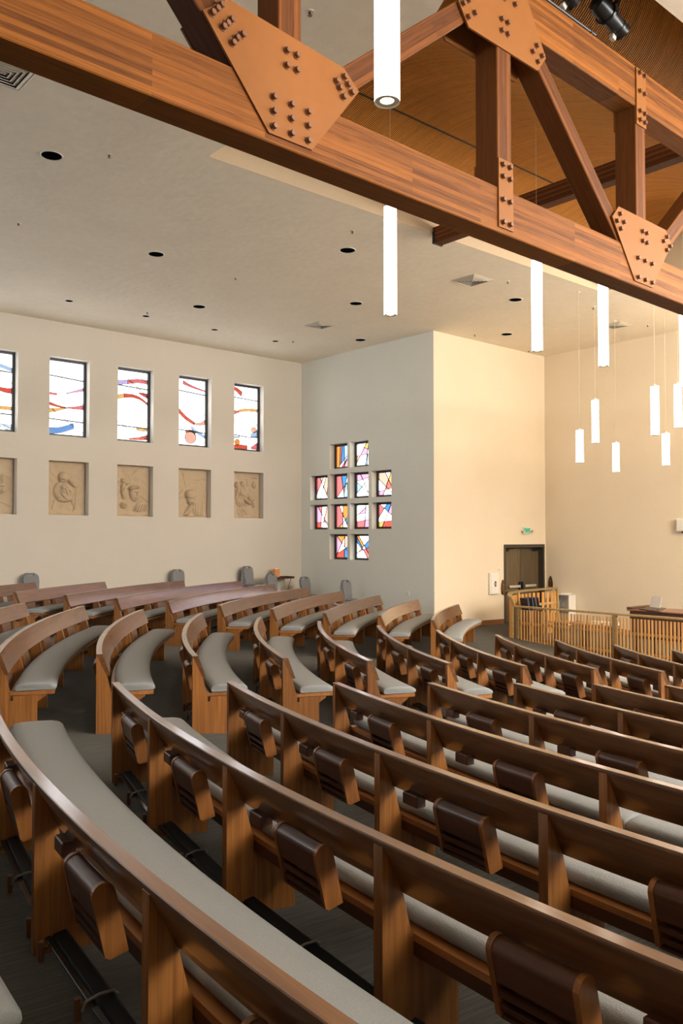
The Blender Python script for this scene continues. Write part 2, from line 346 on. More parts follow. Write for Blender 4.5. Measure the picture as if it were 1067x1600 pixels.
# ---- walls with openings: bands in (t, z), the wall runs along t
def wall_with_holes(name, mat, along, pos, t0, t1, z0, z1, holes, thick, outward, rev_mat=None):
    """along 'x': wall in plane y=pos ; along 'y': plane x=pos. outward = +1/-1 side of the thickness."""
    mb = MB()
    ts = sorted({t0, t1, *[h[0] for h in holes], *[h[1] for h in holes]}); zs = sorted({z0, z1, *[h[2] for h in holes], *[h[3] for h in holes]})
    a, b = sorted((pos, pos + outward * thick))
    hole = lambda i, j: any(h[0] <= (ts[i] + ts[i + 1]) / 2 <= h[1] and h[2] <= (zs[j] + zs[j + 1]) / 2 <= h[3] for h in holes)
    def Q(t, d, z): return (t, d, z) if along == 'x' else (d, t, z)
    for i in range(len(ts) - 1):
        for j in range(len(zs) - 1):
            if hole(i, j):
                continue
            A, B, c, d = ts[i], ts[i + 1], zs[j], zs[j + 1]
            mb.add([Q(A, a, c), Q(B, a, c), Q(B, a, d), Q(A, a, d)], [(0, 1, 2, 3)]); mb.add([Q(A, b, c), Q(B, b, c), Q(B, b, d), Q(A, b, d)], [(3, 2, 1, 0)])
            for di, dj, e in ((-1, 0, 'l'), (1, 0, 'r'), (0, -1, 'b'), (0, 1, 't')):
                ii, jj = i + di, j + dj
                if 0 <= ii < len(ts) - 1 and 0 <= jj < len(zs) - 1 and not hole(ii, jj): continue
                if e == 'l': q = [Q(A, a, c), Q(A, a, d), Q(A, b, d), Q(A, b, c)]
                if e == 'r': q = [Q(B, a, c), Q(B, b, c), Q(B, b, d), Q(B, a, d)]
                if e == 'b': q = [Q(A, a, c), Q(A, b, c), Q(B, b, c), Q(B, a, c)]
                if e == 't': q = [Q(A, a, d), Q(B, a, d), Q(B, b, d), Q(A, b, d)]
                mb.add(q, [(0, 1, 2, 3)])
    import bmesh
    me = mb.mesh(name, mat, fix=False); bm = bmesh.new(); bm.from_mesh(me)
    bmesh.ops.remove_doubles(bm, verts=bm.verts, dist=1e-5); bmesh.ops.recalc_face_normals(bm, faces=bm.faces); bm.to_mesh(me); bm.free()
    o = put(name, me); o['kind'] = 'structure'; return o
ZB, ZT = -3.4, H
WIN_Z0, WIN_Z1 = 2.46, 4.39
REL_Z0, REL_Z1 = 0.522, 1.846
win_x = [(6.31 + 1.783 * i, 7.33 + 1.783 * i) for i in range(-4, 5)]     # the last five are in view
holes = [(a, b, WIN_Z0, WIN_Z1) for a, b in win_x]
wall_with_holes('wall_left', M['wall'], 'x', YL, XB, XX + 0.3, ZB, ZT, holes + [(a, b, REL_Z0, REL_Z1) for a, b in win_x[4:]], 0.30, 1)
XC = [(18.82, 19.62), (17.95, 18.72), (17.07, 17.84), (16.17, 16.94)]
ZR = [(1.951, 2.673), (1.078, 1.804), (0.209, 0.936), (-0.661, 0.069)]
cross_cells = [(0, 1), (0, 2)] + [(1, c) for c in range(4)] + [(2, c) for c in range(4)] + [(3, 1), (3, 2)]
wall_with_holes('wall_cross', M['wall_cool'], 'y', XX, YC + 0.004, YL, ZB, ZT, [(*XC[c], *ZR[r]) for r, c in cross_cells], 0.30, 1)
DX0, DX1, DZ1 = 18.67, 20.53, -0.22
DZ0 = floor_at(19.6, YC) - 0.02
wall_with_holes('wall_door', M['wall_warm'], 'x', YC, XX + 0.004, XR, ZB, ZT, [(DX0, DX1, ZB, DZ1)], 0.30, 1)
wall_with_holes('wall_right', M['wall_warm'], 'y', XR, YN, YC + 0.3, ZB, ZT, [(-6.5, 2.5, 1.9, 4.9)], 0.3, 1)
wall_with_holes('wall_back', M['wall_hidden'], 'y', XB, YN, YL + 0.3, ZB, ZT, [(13.5, 19.5, 0.4, 3.6)], 0.3, -1)
wall_with_holes('wall_near', M['wall_hidden'], 'x', YN, XB, XR, ZB, ZT, [(6.0, 18.0, 1.8, 4.8)], 0.3, -1)
# ---- ceiling with the well of the slatted vault
OX0, OX1, OY0, OY1 = 6.20, 16.05, 4.12, 9.93
wall = None
cm = MB()
zc0, zc1 = H, H + 0.12
for a, b in (((XB, YN), (OX0, YL)), ((OX1, YN), (XR, YL)), ((OX0, YN), (OX1, OY0)), ((OX0, OY1), (OX1, YL))):
    cm.add([(a[0], a[1], zc0), (b[0], a[1], zc0), (b[0], b[1], zc0), (a[0], b[1], zc0)], [(0, 3, 2, 1)])
    cm.add([(a[0], a[1], zc1), (b[0], a[1], zc1), (b[0], b[1], zc1), (a[0], b[1], zc1)], [(0, 1, 2, 3)])
co = cm.build('ceiling', M['ceiling'], fix=False); co['kind'] = 'structure'
wm = MB(); ZW = 7.0
wm.box((OX0, OY1, H+.004), (OX1 + 0.15, OY1 + 0.15, ZW)); wm.box((OX1, OY0, H+.004), (OX1 + 0.15, OY1, ZW)); wm.box((OX0 - 0.15, OY0 - 0.15, H+.004), (OX0, OY1 + 0.15, ZW)); wm.box((OX0, OY0 - 0.15, H+.004), (OX1 + 0.15, OY0, ZW))
o = wm.build('trim_1', M['trim']); o['kind'] = 'structure'
o = MB().box((OX0 - 0.15, OY0 - 0.15, ZW), (OX1 + 0.15, OY1 + 0.15, ZW + 0.1)).build('trim_2', M['vault_back']); o['kind'] = 'structure'

# ---- baseboards
def baseboard(name, pts, h=0.13, t=0.02):
    mb = MB()
    for (x0, y0, nx, ny), (x1, y1, _, _) in zip(pts[:-1], pts[1:]):
        N = max(2, int(math.hypot(x1 - x0, y1 - y0) / 0.8))
        for i in range(N):
            a, b = i / N, (i + 1) / N
            A = (x0 + (x1 - x0) * a, y0 + (y1 - y0) * a); B = (x0 + (x1 - x0) * b, y0 + (y1 - y0) * b)
            za, zb = floor_at(*A), floor_at(*B)
            vs = [(A[0], A[1], za - .03), (B[0], B[1], zb - .03), (B[0], B[1], zb + h), (A[0], A[1], za + h)]
            vs += [(x + nx * t, y + ny * t, z) for x, y, z in vs]
            mb.add(vs, [(0, 1, 2, 3), (7, 6, 5, 4), (0, 4, 5, 1), (3, 2, 6, 7), (0, 3, 7, 4), (1, 5, 6, 2)])
    o = mb.build(name, M['base']); o['kind'] = 'structure'
baseboard('baseboard_left', [(XB, YL, 0, -1), (XX, YL, 0, -1)])
baseboard('baseboard_cross', [(XX, YC, -1, 0), (XX, YL, -1, 0)])
baseboard('baseboard_door', [(XX, YC, 0, -1), (DX0 - 0.02, YC, 0, -1)])
baseboard('baseboard_right', [(XR, YN, -1, 0), (XR, YC, -1, 0)])

# ------------------------------------------------------------------ windows
def ribbon_poly(pts, wid):
    L, Rr = [], []
    for i, p in enumerate(pts):
        a = Vector(pts[max(i - 1, 0)]); b = Vector(pts[min(i + 1, len(pts) - 1)]); d = (b - a).normalized(); nn = Vector((-d.y, d.x))
        ww = wid[i] if isinstance(wid, (list, tuple)) else wid
        L.append(Vector(p) + nn * ww / 2); Rr.append(Vector(p) - nn * ww / 2)
    return [tuple(q) for q in L + Rr[::-1]]
def smooth_curve(pts, n=5):
    out = []
    P = [Vector(p) for p in pts]
    for i in range(len(P) - 1):
        p0, p1, p2, p3 = P[max(i - 1, 0)], P[i], P[i + 1], P[min(i + 2, len(P) - 1)]
        for k in range(n):
            t = k / n
            out.append(tuple(0.5 * ((2 * p1) + (p2 - p0) * t + (2 * p0 - 5 * p1 + 4 * p2 - p3) * t * t + (3 * p1 - p0 - 3 * p2 + p3) * t ** 3)))
    out.append(tuple(P[-1])); return out
def ring(cx, cy, r, n=20): return [(cx + r * math.cos(2 * PI * k / n), cy + r * math.sin(2 * PI * k / n)) for k in range(n)]
win_no = 0
def frame_mb(w_, h_, f_, y0, y1):
    mb = MB()
    mb.box((0, y0, 0), (w_, y1, f_)); mb.box((0, y0, h_ - f_), (w_, y1, h_)); mb.box((0, y0, f_), (f_, y1, h_ - f_)); mb.box((w_ - f_, y0, f_), (w_, y1, h_ - f_)); return mb
def glaze(root, w_, h_, f_, y, pieces, leads):
    """white sheet, colours laid on its room side, lead cames on top.  local x to the right, z up, room at -y"""
    MB().box((f_, y, f_), (w_ - f_, y + 0.008, h_ - f_)).build('pane', G['white'], root)
    gw, gh = w_ - 2 * f_, h_ - 2 * f_
    def S(p): return (f_ + min(1, max(0, p[0])) * gw, f_ + min(1, max(0, p[1])) * gh)
    for col, poly in pieces:
        MB().prism([S(p) for p in poly], 'y', y - 0.007, y - 0.001).build('glass_piece', G[col], root)
    lm = MB()
    for ln, wd in leads:
        q = [Vector(S(p)) for p in ln]
        for a, b in zip(q[:-1], q[1:]):
            d = b - a
            if d.length < 1e-5: continue
            d.normalize(); n_ = Vector((-d.y, d.x)) * wd / 2
            lm.prism([tuple(a + n_), tuple(b + n_), tuple(b - n_), tuple(a - n_)], 'y', y - 0.012, y - 0.001)
    if lm.v: lm.build('lead_came', M['lead'], root)
def C_(pts, wid, col, leads):
    wid = [q * 1.5 for q in wid] if isinstance(wid, (list, tuple)) else wid * 1.5
    c = smooth_curve(pts); wl = [wid] * len(c) if not isinstance(wid, (list, tuple)) else [wid[0] + (wid[1] - wid[0]) * i / (len(c) - 1) for i in range(len(c))]
    p = ribbon_poly(c, wl); leads.append((p + [p[0]], 0.008)); return (col, p)
def left_window(i):
    a, b = win_x[4 + i]
    L = []; P = []
    bar = 0.030
    if i == 0:
        P += [C_([(0.3, 0.62), (0.7, 0.53), (1, 0.52)], [.02, .05], 'red', L), C_([(0, .26), (.5, .285), (1, .285)], .03, 'amber', L), C_([(.0, .9), (.5, .86), (1, .8)], .03, 'pale_blue', L), C_([(.6, .05), (1, .03)], [.02, .06], 'pale_blue', L)]
        L += [([(0, .78), (1, .765)], bar), ([(0, .215), (1, .205)], bar), ([(.2, .98), (1, .62)], .012), ([(.5, .12), (1, .02)], .012)]
    if i == 1:
        P += [('rose', [(0, .53), (.25, .53), (.25, .565), (0, .565)]), C_([(0, .415), (.25, .385), (.5, .372)], [.03, .008], 'red', L), C_([(.5, .372), (.8, .385), (1, .40)], [.008, .045], 'rose', L),
              C_([(0, .315), (.22, .332), (.5, .368)], [.045, .012], 'amber', L), C_([(.02, .04), (.35, .06), (.72, .13)], .055, 'blue', L), C_([(.5, .57), (.75, .61), (1, .65)], [.006, .03], 'pink', L)]
        L += [([(0, .80), (1, .765)], bar), ([(0, .205), (1, .185)], bar), ([(0, .70), (.5, .585), (1, .44)], .012), ([(.1, .34), (.55, .18), (1, .04)], .014), ([(.55, .80), (.53, .84)], .012)]
    if i == 2:
        P += [C_([(0, .815), (.35, .84)], .045, 'lilac', L), C_([(.35, .84), (.7, .875), (1, .87)], .04, 'rose', L), C_([(0, .605), (.25, .635)], .04, 'amber', L), C_([(.25, .635), (.5, .645), (.75, .62), (1, .55)], [.04, .02], 'red', L),
              C_([(.72, .70), (1, .665)], [.01, .05], 'red', L), C_([(.65, .175), (.8, .165), (.98, .17)], .03, 'amber', L), C_([(.4, .015), (.75, .03), (1, .055)], [.01, .05], 'red', L)]
        L += [([(0, .785), (1, .76)], bar), ([(0, .20), (1, .185)], bar), ([(.1, .98), (1, .66)], .016), ([(.6, .98), (1, .86)], .012), ([(0, .26), (1, .02)], .014), (smooth_curve([(.05, .36), (.5, .47), (1, .53)]), .005), (ring(.8, .3, .17), .007)]
    if i == 3:
        P += [C_([(.2, .95), (.5, .90), (1, .85)], [.04, .01], 'rose', L), C_([(0, .535), (.3, .41), (.62, .33)], [.05, .03], 'red', L), C_([(.6, .335), (.8, .33), (1, .37)], [.01, .05], 'peach', L), C_([(.5, .27), (.75, .19), (1, .14)], .03, 'pale_blue', L),
              ('peach', [(.48 + .2 * math.cos(t * PI / 10), .115 + .098 * math.sin(t * PI / 10)) for t in range(20)]), C_([(.3, .195), (.48, .214), (.66, .195)], .022, 'red', L)]
        L += [([(0, .82), (1, .785)], bar), ([(0, .225), (1, .195)], bar), ([(0, .70), (.5, .60), (1, .48)], .012), ([(0, .37), (.5, .21), (1, .04)], .010), ([(.48 + .2 * math.cos(t * PI / 10), .115 + .098 * math.sin(t * PI / 10)) for t in range(21)], .012)]
    if i == 4:
        P += [C_([(.05, .97), (.2, .94), (.38, .88)], [.03, .06], 'red', L), C_([(0, .565), (.25, .595)], [.06, .02], 'rose', L), C_([(.25, .605), (.6, .64), (1, .645)], .03, 'amber', L), C_([(.75, .235), (1, .27)], [.03, .07], 'pale_blue', L),
              ('peach', [(.86 + .12 * math.cos(t * PI / 8), .325 + .052 * math.sin(t * PI / 8)) for t in range(16)]), ('orange', [(.21 + .11 * math.cos(t * PI / 8), .105 + .055 * math.sin(t * PI / 8)) for t in range(16)]),
              C_([(0, .02), (.3, .035), (.6, .03)], .045, 'red', L), C_([(.75, .03), (1, .06)], [.02, .08], 'rose', L), C_([(.02, .17), (.3, .19)], .02, 'pale_blue', L)]
        L += [([(0, .825), (1, .80)], bar), ([(0, .225), (.6, .20), (1, .21)], bar), ([(.5, .52), (.75, .45), (1, .41)], .012), ([(.5, .17), (1, .08)], .012), ([(.2, .5), (.15, .36)], .008)]
    if i < 0:
        P += [C_([(0, .5), (.5, .45), (1, .52)], .04, 'rose', L), C_([(0, .25), (.5, .3), (1, .28)], .04, 'amber', L)]
        L += [([(0, .8), (1, .8)], bar), ([(0, .2), (1, .2)], bar)]
    return a, b, P, L
for i in range(-4, 5):
    win_no += 1
    a, b, P, L = left_window(i)
    r = struct('window_%d' % win_no, (a, YL + 0.20, WIN_Z0))
    frame_mb(b - a, WIN_Z1 - WIN_Z0, 0.065, 0, 0.06).build('window_frame', M['frame'], r)
    glaze(r, b - a, WIN_Z1 - WIN_Z0, 0.065, 0.03, P, L)
# the twelve small windows that make a cross: leaded shards
def split(poly, p, d):
    nrm = (-d[1], d[0]); A, B = [], []
    for i in range(len(poly)):
        a, b = poly[i], poly[(i + 1) % len(poly)]
        sa = (a[0] - p[0]) * nrm[0] + (a[1] - p[1]) * nrm[1]; sb = (b[0] - p[0]) * nrm[0] + (b[1] - p[1]) * nrm[1]
        (A if sa >= 0 else B).append(a)
        if sa * sb < 0:
            t = sa / (sa - sb); q = (a[0] + (b[0] - a[0]) * t, a[1] + (b[1] - a[1]) * t); A.append(q); B.append(q)
    return A, B
def parea(p): return abs(sum(p[i][0] * p[(i + 1) % len(p)][1] - p[(i + 1) % len(p)][0] * p[i][1] for i in range(len(p)))) / 2
# per window: (point, direction in degrees) cuts and colours cycling over the resulting shards
cross_design = {
    (0, 1): ([((.25, .5), 88), ((.55, .5), 92), ((.5, .3), 40), ((.35, .5), 85), ((.8, .5), 60), ((.5, .15), 48)], ['orange', 'rose', 'blue', 'white', 'red', 'pale_blue', 'white', 'peach', 'pink', 'blue', 'white']),
    (0, 2): ([((.5, .48), 3), ((.35, .6), 55), ((.7, .6), 78), ((.7, .2), 85), ((.5, .8), -20)], ['white', 'white', 'amber', 'pink', 'blue', 'white', 'peach', 'white', 'pale_blue']),
    (1, 0): ([((.45, .5), 70), ((.5, .5), -62), ((.75, .5), 80), ((.3, .7), 60)], ['peach', 'white', 'rose', 'white', 'peach', 'pink', 'white', 'red']),
    (1, 1): ([((.45, .5), 100), ((.6, .5), 75), ((.5, .45), 45), ((.75, .4), 97)], ['rose', 'white', 'blue', 'orange', 'white', 'pale_blue', 'peach', 'white', 'blue']),
    (1, 2): ([((.4, .4), -35), ((.5, .6), -60), ((.5, .78), 10), ((.8, .8), 40)], ['pink', 'white', 'white', 'pink', 'white', 'white', 'pale_blue', 'white']),
    (1, 3): ([((.5, .45), 65), ((.6, .7), -60), ((.3, .5), -40), ((.55, .25), 8)], ['white', 'peach', 'white', 'pink', 'amber', 'white', 'rose', 'white', 'orange']),
    (2, 0): ([((.55, .5), 72), ((.5, .45), -55), ((.5, .25), 0), ((.35, .7), 86)], ['rose', 'white', 'pink', 'white', 'red', 'white', 'peach', 'pale_blue']),
    (2, 1): ([((.5, .5), -60), ((.55, .3), 40), ((.45, .7), 90), ((.8, .6), 80)], ['white', 'orange', 'white', 'blue', 'white', 'rose', 'white', 'amber']),
    (2, 2): ([((.5, .62), 5), ((.55, .4), 85), ((.5, .85), 35), ((.4, .3), 8)], ['white', 'pink', 'white', 'white', 'rose', 'white', 'pink', 'pale_blue']),
    (2, 3): ([((.5, .5), 62), ((.6, .65), -35), ((.3, .75), 50), ((.5, .25), 5)], ['white', 'blue', 'rose', 'white', 'amber', 'pink', 'white', 'red']),
    (3, 1): ([((.45, .6), -45), ((.5, .38), 25), ((.55, .3), 88), ((.4, .7), 58)], ['orange', 'white', 'peach', 'blue', 'pink', 'white', 'red', 'blue', 'white']),
    (3, 2): ([((.5, .55), -52), ((.35, .5), -55), ((.5, .4), 20), ((.5, .25), -45), ((.7, .75), 40)], ['white', 'blue', 'red', 'orange', 'white', 'rose', 'blue', 'white', 'amber', 'white']),
}
for r_, c_ in cross_cells:
    win_no += 1
    y0, y1 = XC[c_]; z0, z1 = ZR[r_]; wd, hg = y1 - y0, z1 - z0
    r = struct('window_%d' % win_no, (XX + 0.18, y1, z0)); r.rotation_euler = (0, 0, RAD(-90))
    fw = 0.055
    frame_mb(wd, hg, fw, 0, 0.05).build('window_frame', M['frame'], r)
    polys = [[(0, 0), (1, 0), (1, 1), (0, 1)]]
    cuts, cols = cross_design[(r_, c_)]
    for p, ang in cuts:
        nxt = []
        for q in polys:
            A, B = split(q, p, (math.cos(RAD(ang)), math.sin(RAD(ang))))
            if len(A) > 2 and len(B) > 2 and parea(A) > 0.012 and parea(B) > 0.012: nxt += [A, B]
            else: nxt.append(q)
        polys = nxt
    gw, gh = wd - 2 * fw, hg - 2 * fw
    lm = MB()
    for k, q in enumerate(polys):
        cx = sum(p[0] for p in q) / len(q); cy = sum(p[1] for p in q) / len(q)
        S = [(fw + (cx + (p[0] - cx) * 0.985) * gw, fw + (cy + (p[1] - cy) * 0.985) * gh) for p in q]
        MB().prism(S, 'y', 0.02, 0.03).build('glass_piece', G[cols[k % len(cols)]], r)
        T = [Vector((fw + p[0] * gw, fw + p[1] * gh)) for p in q]
        for a, b in zip(T, T[1:] + T[:1]):
            d = (b - a).normalized(); n_ = Vector((-d.y, d.x)) * 0.006
            lm.prism([tuple(a + n_), tuple(b + n_), tuple(b - n_), tuple(a - n_)], 'y', 0.012, 0.034)
    lm.build('lead_came', M['lead'], r)
# glazing of the two big windows behind the viewer
for nm, loc, rz, wd in (('window_24', (XB - 0.15, 13.5, 0.4), RAD(90), 6.0), ('window_22', (18.0, YN - 0.15, 1.8), RAD(180), 12.0), ('window_23', (XR + 0.15, 2.5, 1.9), RAD(-90), 9.0)):
    r = struct(nm, loc); r.rotation_euler = (0, 0, rz)
    wh = 3.2 if nm == 'window_24' else 3.0
    fm = frame_mb(wd, wh, 0.08, -0.04, 0.04)
    k = 1
    while k * 1.5 < wd - 0.5: fm.box((k * 1.5, -0.04, 0.08), (k * 1.5 + 0.07, 0.04, wh - 0.08)); k += 1
    fm.build('window_frame', M['frame'], r)
    MB().box((0.04, 0.045, 0.04), (wd - 0.04, 0.055, wh - 0.04)).build('pane', G['white'], r)

# ------------------------------------------------------------------ relief plaques in their niches
def relief(i, label):
    a, b = win_x[4 + i]; w_, h_ = b - a, REL_Z1 - REL_Z0
    r = thing('relief_plaque', label, 'relief', (a, YL + 0.125, REL_Z0), group=None)
    MB().box((0.0, 0.10, 0.0), (w_, 0.17, h_)).build('backing', M['relief'], r)
    iw, ih = w_ - 0.07, h_ - 0.09
    def blob(x, z, cx, cz, rx, rz, ang, hgt):
        c, s = math.cos(ang), math.sin(ang); dx, dz = (x - cx), (z - cz); u = (dx * c + dz * s) / rx; v = (-dx * s + dz * c) / rz
        q = 1 - u * u - v * v; return hgt * math.sqrt(q) if q > 0 else 0
    def crease(x, z, ax, az, bx, bz, wd, dp):
        dx, dz = bx - ax, bz - az; L2 = dx * dx + dz * dz; t = max(0, min(1, ((x - ax) * dx + (z - az) * dz) / L2)); d = math.hypot(x - ax - t * dx, z - az - t * dz)
        return dp * math.exp(-(d / wd) ** 2)
    def hf(x, z):      # x,z in 0..1
        h = 0.0; X = x * iw / ih
        A = iw / ih
        def B(cx, cz, rx, rz, ang=0, hg=0.05):
            nonlocal h; h = max(h, blob(X, z, cx * A, cz, rx, rz, ang, hg))
        def K(ax, az, bx, bz, wd=0.012, dp=-0.012):
            nonlocal h; h += crease(X, z, ax * A, az, bx * A, bz, wd, dp)
        if i == 1:
            B(.42, .72, .10, .12, .2, .06); B(.52, .74, .10, .07, -.5, .05); B(.60, .68, .05, .20, .75, .045); B(.42, .45, .20, .20, 0, .05); B(.45, .50, .12, .13, .3, .075); B(.38, .52, .05, .06, 0, .085); B(.48, .30, .17, .07, .1, .045); B(.7, .3, .06, .22, .25, .02)
            K(.30, .45, .42, .30); K(.36, .58, .62, .42); K(.55, .55, .60, .38); K(.78, .52, .70, .05, .01, -.014); K(.2, .3, .12, .1); K(.34, .68, .44, .66, .008, -.015); K(.3, .4, .5, .27, .01, -.015); K(.42, .50, .50, .38, .008, -.014)
        if i == 2:
            B(.25, .52, .07, .20, .05, .05); B(.28, .70, .10, .06, -.4, .045); B(.25, .20, .085, .07, 0, .05); B(.57, .45, .12, .17, .15, .06); B(.55, .57, .14, .05, .15, .075); B(.60, .45, .03, .08, .1, .08); B(.75, .18, .15, .10, .5, .04)
            K(.0, .72, .35, .62, .01, -.012); K(.0, .35, .35, .68, .008, -.012); K(.62, .95, .48, .83, .008, -.012); K(.70, .42, 1, .28, .008, -.014); K(.52, .48, .58, .47, .008, -.02); K(.63, .49, .68, .48, .008, -.02); K(.55, .34, .66, .33, .01, -.018)
            for k in range(5): K(.62 + .08 * k, .22, .56 + .08 * k, .08, .008, -.018); K(.44 + .05 * k, .60, .46 + .05 * k, .55, .008, -.02)
            for k in range(4): K(.19 + .04 * k, .24, .19 + .04 * k, .17, .006, -.015)
        if i == 3:
            B(.45, .47, .13, .12, -.2, .07); B(.47, .36, .10, .12, .3, .06); B(.52, .28, .04, .07, .2, .07); B(.42, .15, .06, .26, -.6, .05); B(.70, .15, .12, .20, .2, .03); B(.12, .45, .10, .06, .5, .02); B(.56, .50, .07, .10, .3, .055)
            K(.20, .95, .32, .62, .008, -.014); K(.65, .80, .98, .84, .006, -.010); K(.30, .40, .60, .38, .012, -.02); K(.25, .0, .60, .32, .012, -.02); K(.36, .28, .44, .24, .008, -.02); K(.44, .30, .54, .24, .008, -.018); K(.10, .52, .20, .56)
            for k in range(4): K(.62 + .08 * k, .28, .60 + .09 * k, .02, .008, -.012)
        if i == 4:
            B(.20, .74, .07, .08, 0, .055); B(.38, .76, .06, .07, 0, .06); B(.45, .60, .13, .20, .1, .05); B(.22, .58, .05, .20, -.25, .045); B(.30, .36, .11, .13, 0, .045); B(.50, .40, .05, .20, 1.0, .055); B(.68, .45, .06, .12, .4, .05); B(.82, .32, .06, .10, 0, .04); B(.82, .76, .06, .08, 0, .04); B(.4, .15, .15, .12, .3, .03)
            K(.12, .62, .32, .34); K(.35, .70, .55, .50); K(.55, .88, .58, .72); K(.30, .52, .72, .36, .012, -.016); K(.25, .30, .50, .26); K(.35, .20, .50, .05); K(.60, .55, .70, .40); K(.78, .9, .92, .9)
            for k in range(5): K(.24 + .07 * k, .33, .25 + .07 * k, .24, .008, -.014); K(.28 + .06 * k, .16, .36 + .05 * k, .04, .008, -.012)
        if i == 0:
            B(.72, .46, .09, .10, 0, .05); B(.78, .62, .05, .12, .1, .03); B(.3, .55, .14, .22, 0, .05); B(.3, .82, .09, .10, 0, .055); B(.2, .25, .16, .2, 0, .045)
            K(0, .40, 1, .10, .01, -.016); K(.68, .50, .78, .50, .008, -.018); K(.66, .40, .78, .38, .008, -.018); K(.72, .5, .72, .4, .006, -.012); K(.2, .6, .42, .4); K(.1, .3, .35, .15)
        edge = min(X, A - X, z, 1 - z)
        h *= min(1, max(0, edge / 0.035))
        h += 0.004 * math.sin(23 * X + 3 * math.sin(9 * z)) * math.sin(19 * z + 2 * math.sin(7 * X))
        return h
    nx, nz = 84, 108
    ox, oz = 0.035, 0.04
    mb = MB().grid(lambda u, v: (ox + u * iw, 0.075 - hf(u, v) * 1.9, oz + v * ih), nx, nz)
    n0 = len(mb.v)
    mb.add([(ox, .075, oz), (ox + iw, .075, oz), (ox + iw, .075, oz + ih), (ox, .075, oz + ih), (ox, .11, oz), (ox + iw, .11, oz), (ox + iw, .11, oz + ih), (ox, .11, oz + ih)], [(0, 1, 5, 4), (1, 2, 6, 5), (2, 3, 7, 6), (3, 0, 4, 7)])
    mb.build('carved_panel', M['relief'], r, smooth=50)
relief(0, 'clay relief plaque cut by the left picture edge, clenched hand beside a slanting beam')
relief(1, 'clay relief plaque of a veiled figure bending over rounded folds of cloth')
relief(2, 'clay relief plaque of a crowned bearded face between raised and open hands')
relief(3, 'clay relief plaque of a bowed capped head resting on a crossing forearm')
relief(4, 'clay relief plaque of a standing robed group, nearest the corner of the room')

# ------------------------------------------------------------------ vault of thin slats
def vault_profile():
    k = [(9.92, 5.72), (9.4, 5.98), (8.8, 6.16), (8.2, 6.22), (7.5, 6.13), (6.9, 5.94), (6.35, 5.70), (5.95, 5.56), (5.6, 5.50), (5.3, 5.53), (5.08, 5.66), (4.92, 5.86), (4.82, 6.10), (4.76, 6.45), (4.74, 6.8)]
    return smooth_curve(k, 3)
VP = vault_profile()
vault = thing('slatted_vault', 'wavy ceiling vault of thin honey coloured wooden slats above the truss', 'ceiling vault', (OX0, OY1, H))
sw, sh = 0.0135, 0.010
me_s = MB()
def off_prof(d):
    out = []
    for i, (y, z) in enumerate(VP):
        a = Vector(VP[max(i - 1, 0)]); b = Vector(VP[min(i + 1, len(VP) - 1)]); t = (b - a).normalized(); nn = Vector((t.y, -t.x))
        if nn.y < 0 and abs(nn.y) > abs(nn.x): nn = -nn
        nn = Vector((-t.y, t.x)); nn = -nn if nn.y < 0 or (abs(nn.y) < 0.2 and nn.x > 0) else nn
        out.append((y + nn.x * d, z + nn.y * d))
    return out
up_ = off_prof(sh)
n_ = len(VP); vs = []; fs = []
for (y, z), (y2, z2) in zip(VP, up_):
    vs += [(-sw / 2, y - OY1, z - H), (sw / 2, y - OY1, z - H), (sw / 2, y2 - OY1, z2 - H), (-sw / 2, y2 - OY1, z2 - H)]
for i in range(n_ - 1):
    for k in range(4): fs.append((i * 4 + k, i * 4 + (k + 1) % 4, i * 4 + 4 + (k + 1) % 4, i * 4 + 4 + k))
fs += [(0, 1, 2, 3), tuple(range(4 * n_ - 4, 4 * n_))]
slat_me = me_s.add(vs, fs).mesh('slat', M['vault_slat'])
pitch = 0.0335; NS = int((OX1 - OX0 - 0.06) / pitch)
rest = MB()
for k in range(NS):
    x = 0.03 + k * pitch
    if k < 296: put('slat', slat_me, vault, (x, 0, 0))
    else: rest.add([(p[0] + x, p[1], p[2]) for p in vs], fs)
if rest.v: tag(rest.build('remaining_slats', M['vault_slat'], vault), kind='stuff')
bk = off_prof(sh + 0.05)
MB().add([(x, y - OY1, z - H) for x in (0.005, OX1 - OX0 - 0.005) for y, z in bk], [(i, i + 1, n_ + i + 1, n_ + i) for i in range(n_ - 1)]).build('backing', M['vault_back'], vault)
# dark joint strip across the slats
jy, jz = 8.62, 6.195
MB().box((0.01, jy - OY1 - 0.012, jz - H - 0.012), (OX1 - OX0 - 0.01, jy - OY1 + 0.012, jz - H + 0.012)).build('joint_strip', M['black'], vault)

# ------------------------------------------------------------------ timber truss
TD = math.atan(0.0202)
truss = thing('timber_truss', 'great laminated timber truss with rust painted bolted plates crossing overhead', 'truss', (0, 4.5, 0), TD)
TH = 0.245
def beam_part(name, a, b, wid, mat, y0=0.0, y1=TH):
    """bar between two (x,z) points; grain along its own x"""
    a = Vector((a[0], 0, a[1])); b = Vector((b[0], 0, b[1])); d = b - a
    o = MB().bbox((0, y0, -wid / 2), (d.length, y1, wid / 2), 0.008).build(name, mat, truss)
    o.location = a; o.rotation_euler = (0, -math.atan2(d.z, d.x), 0); return o
CH0, CH1 = 2.66, 3.06
TP0, TP1 = 4.61, 5.05
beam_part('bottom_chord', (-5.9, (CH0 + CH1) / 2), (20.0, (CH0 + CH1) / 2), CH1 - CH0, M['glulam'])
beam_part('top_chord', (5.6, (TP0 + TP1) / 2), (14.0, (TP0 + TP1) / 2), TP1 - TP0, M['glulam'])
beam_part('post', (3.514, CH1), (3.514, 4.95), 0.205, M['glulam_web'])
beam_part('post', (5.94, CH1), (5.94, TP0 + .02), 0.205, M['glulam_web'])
beam_part('post', (8.345, CH1), (8.345, TP0 + .02), 0.205, M['glulam_web'])
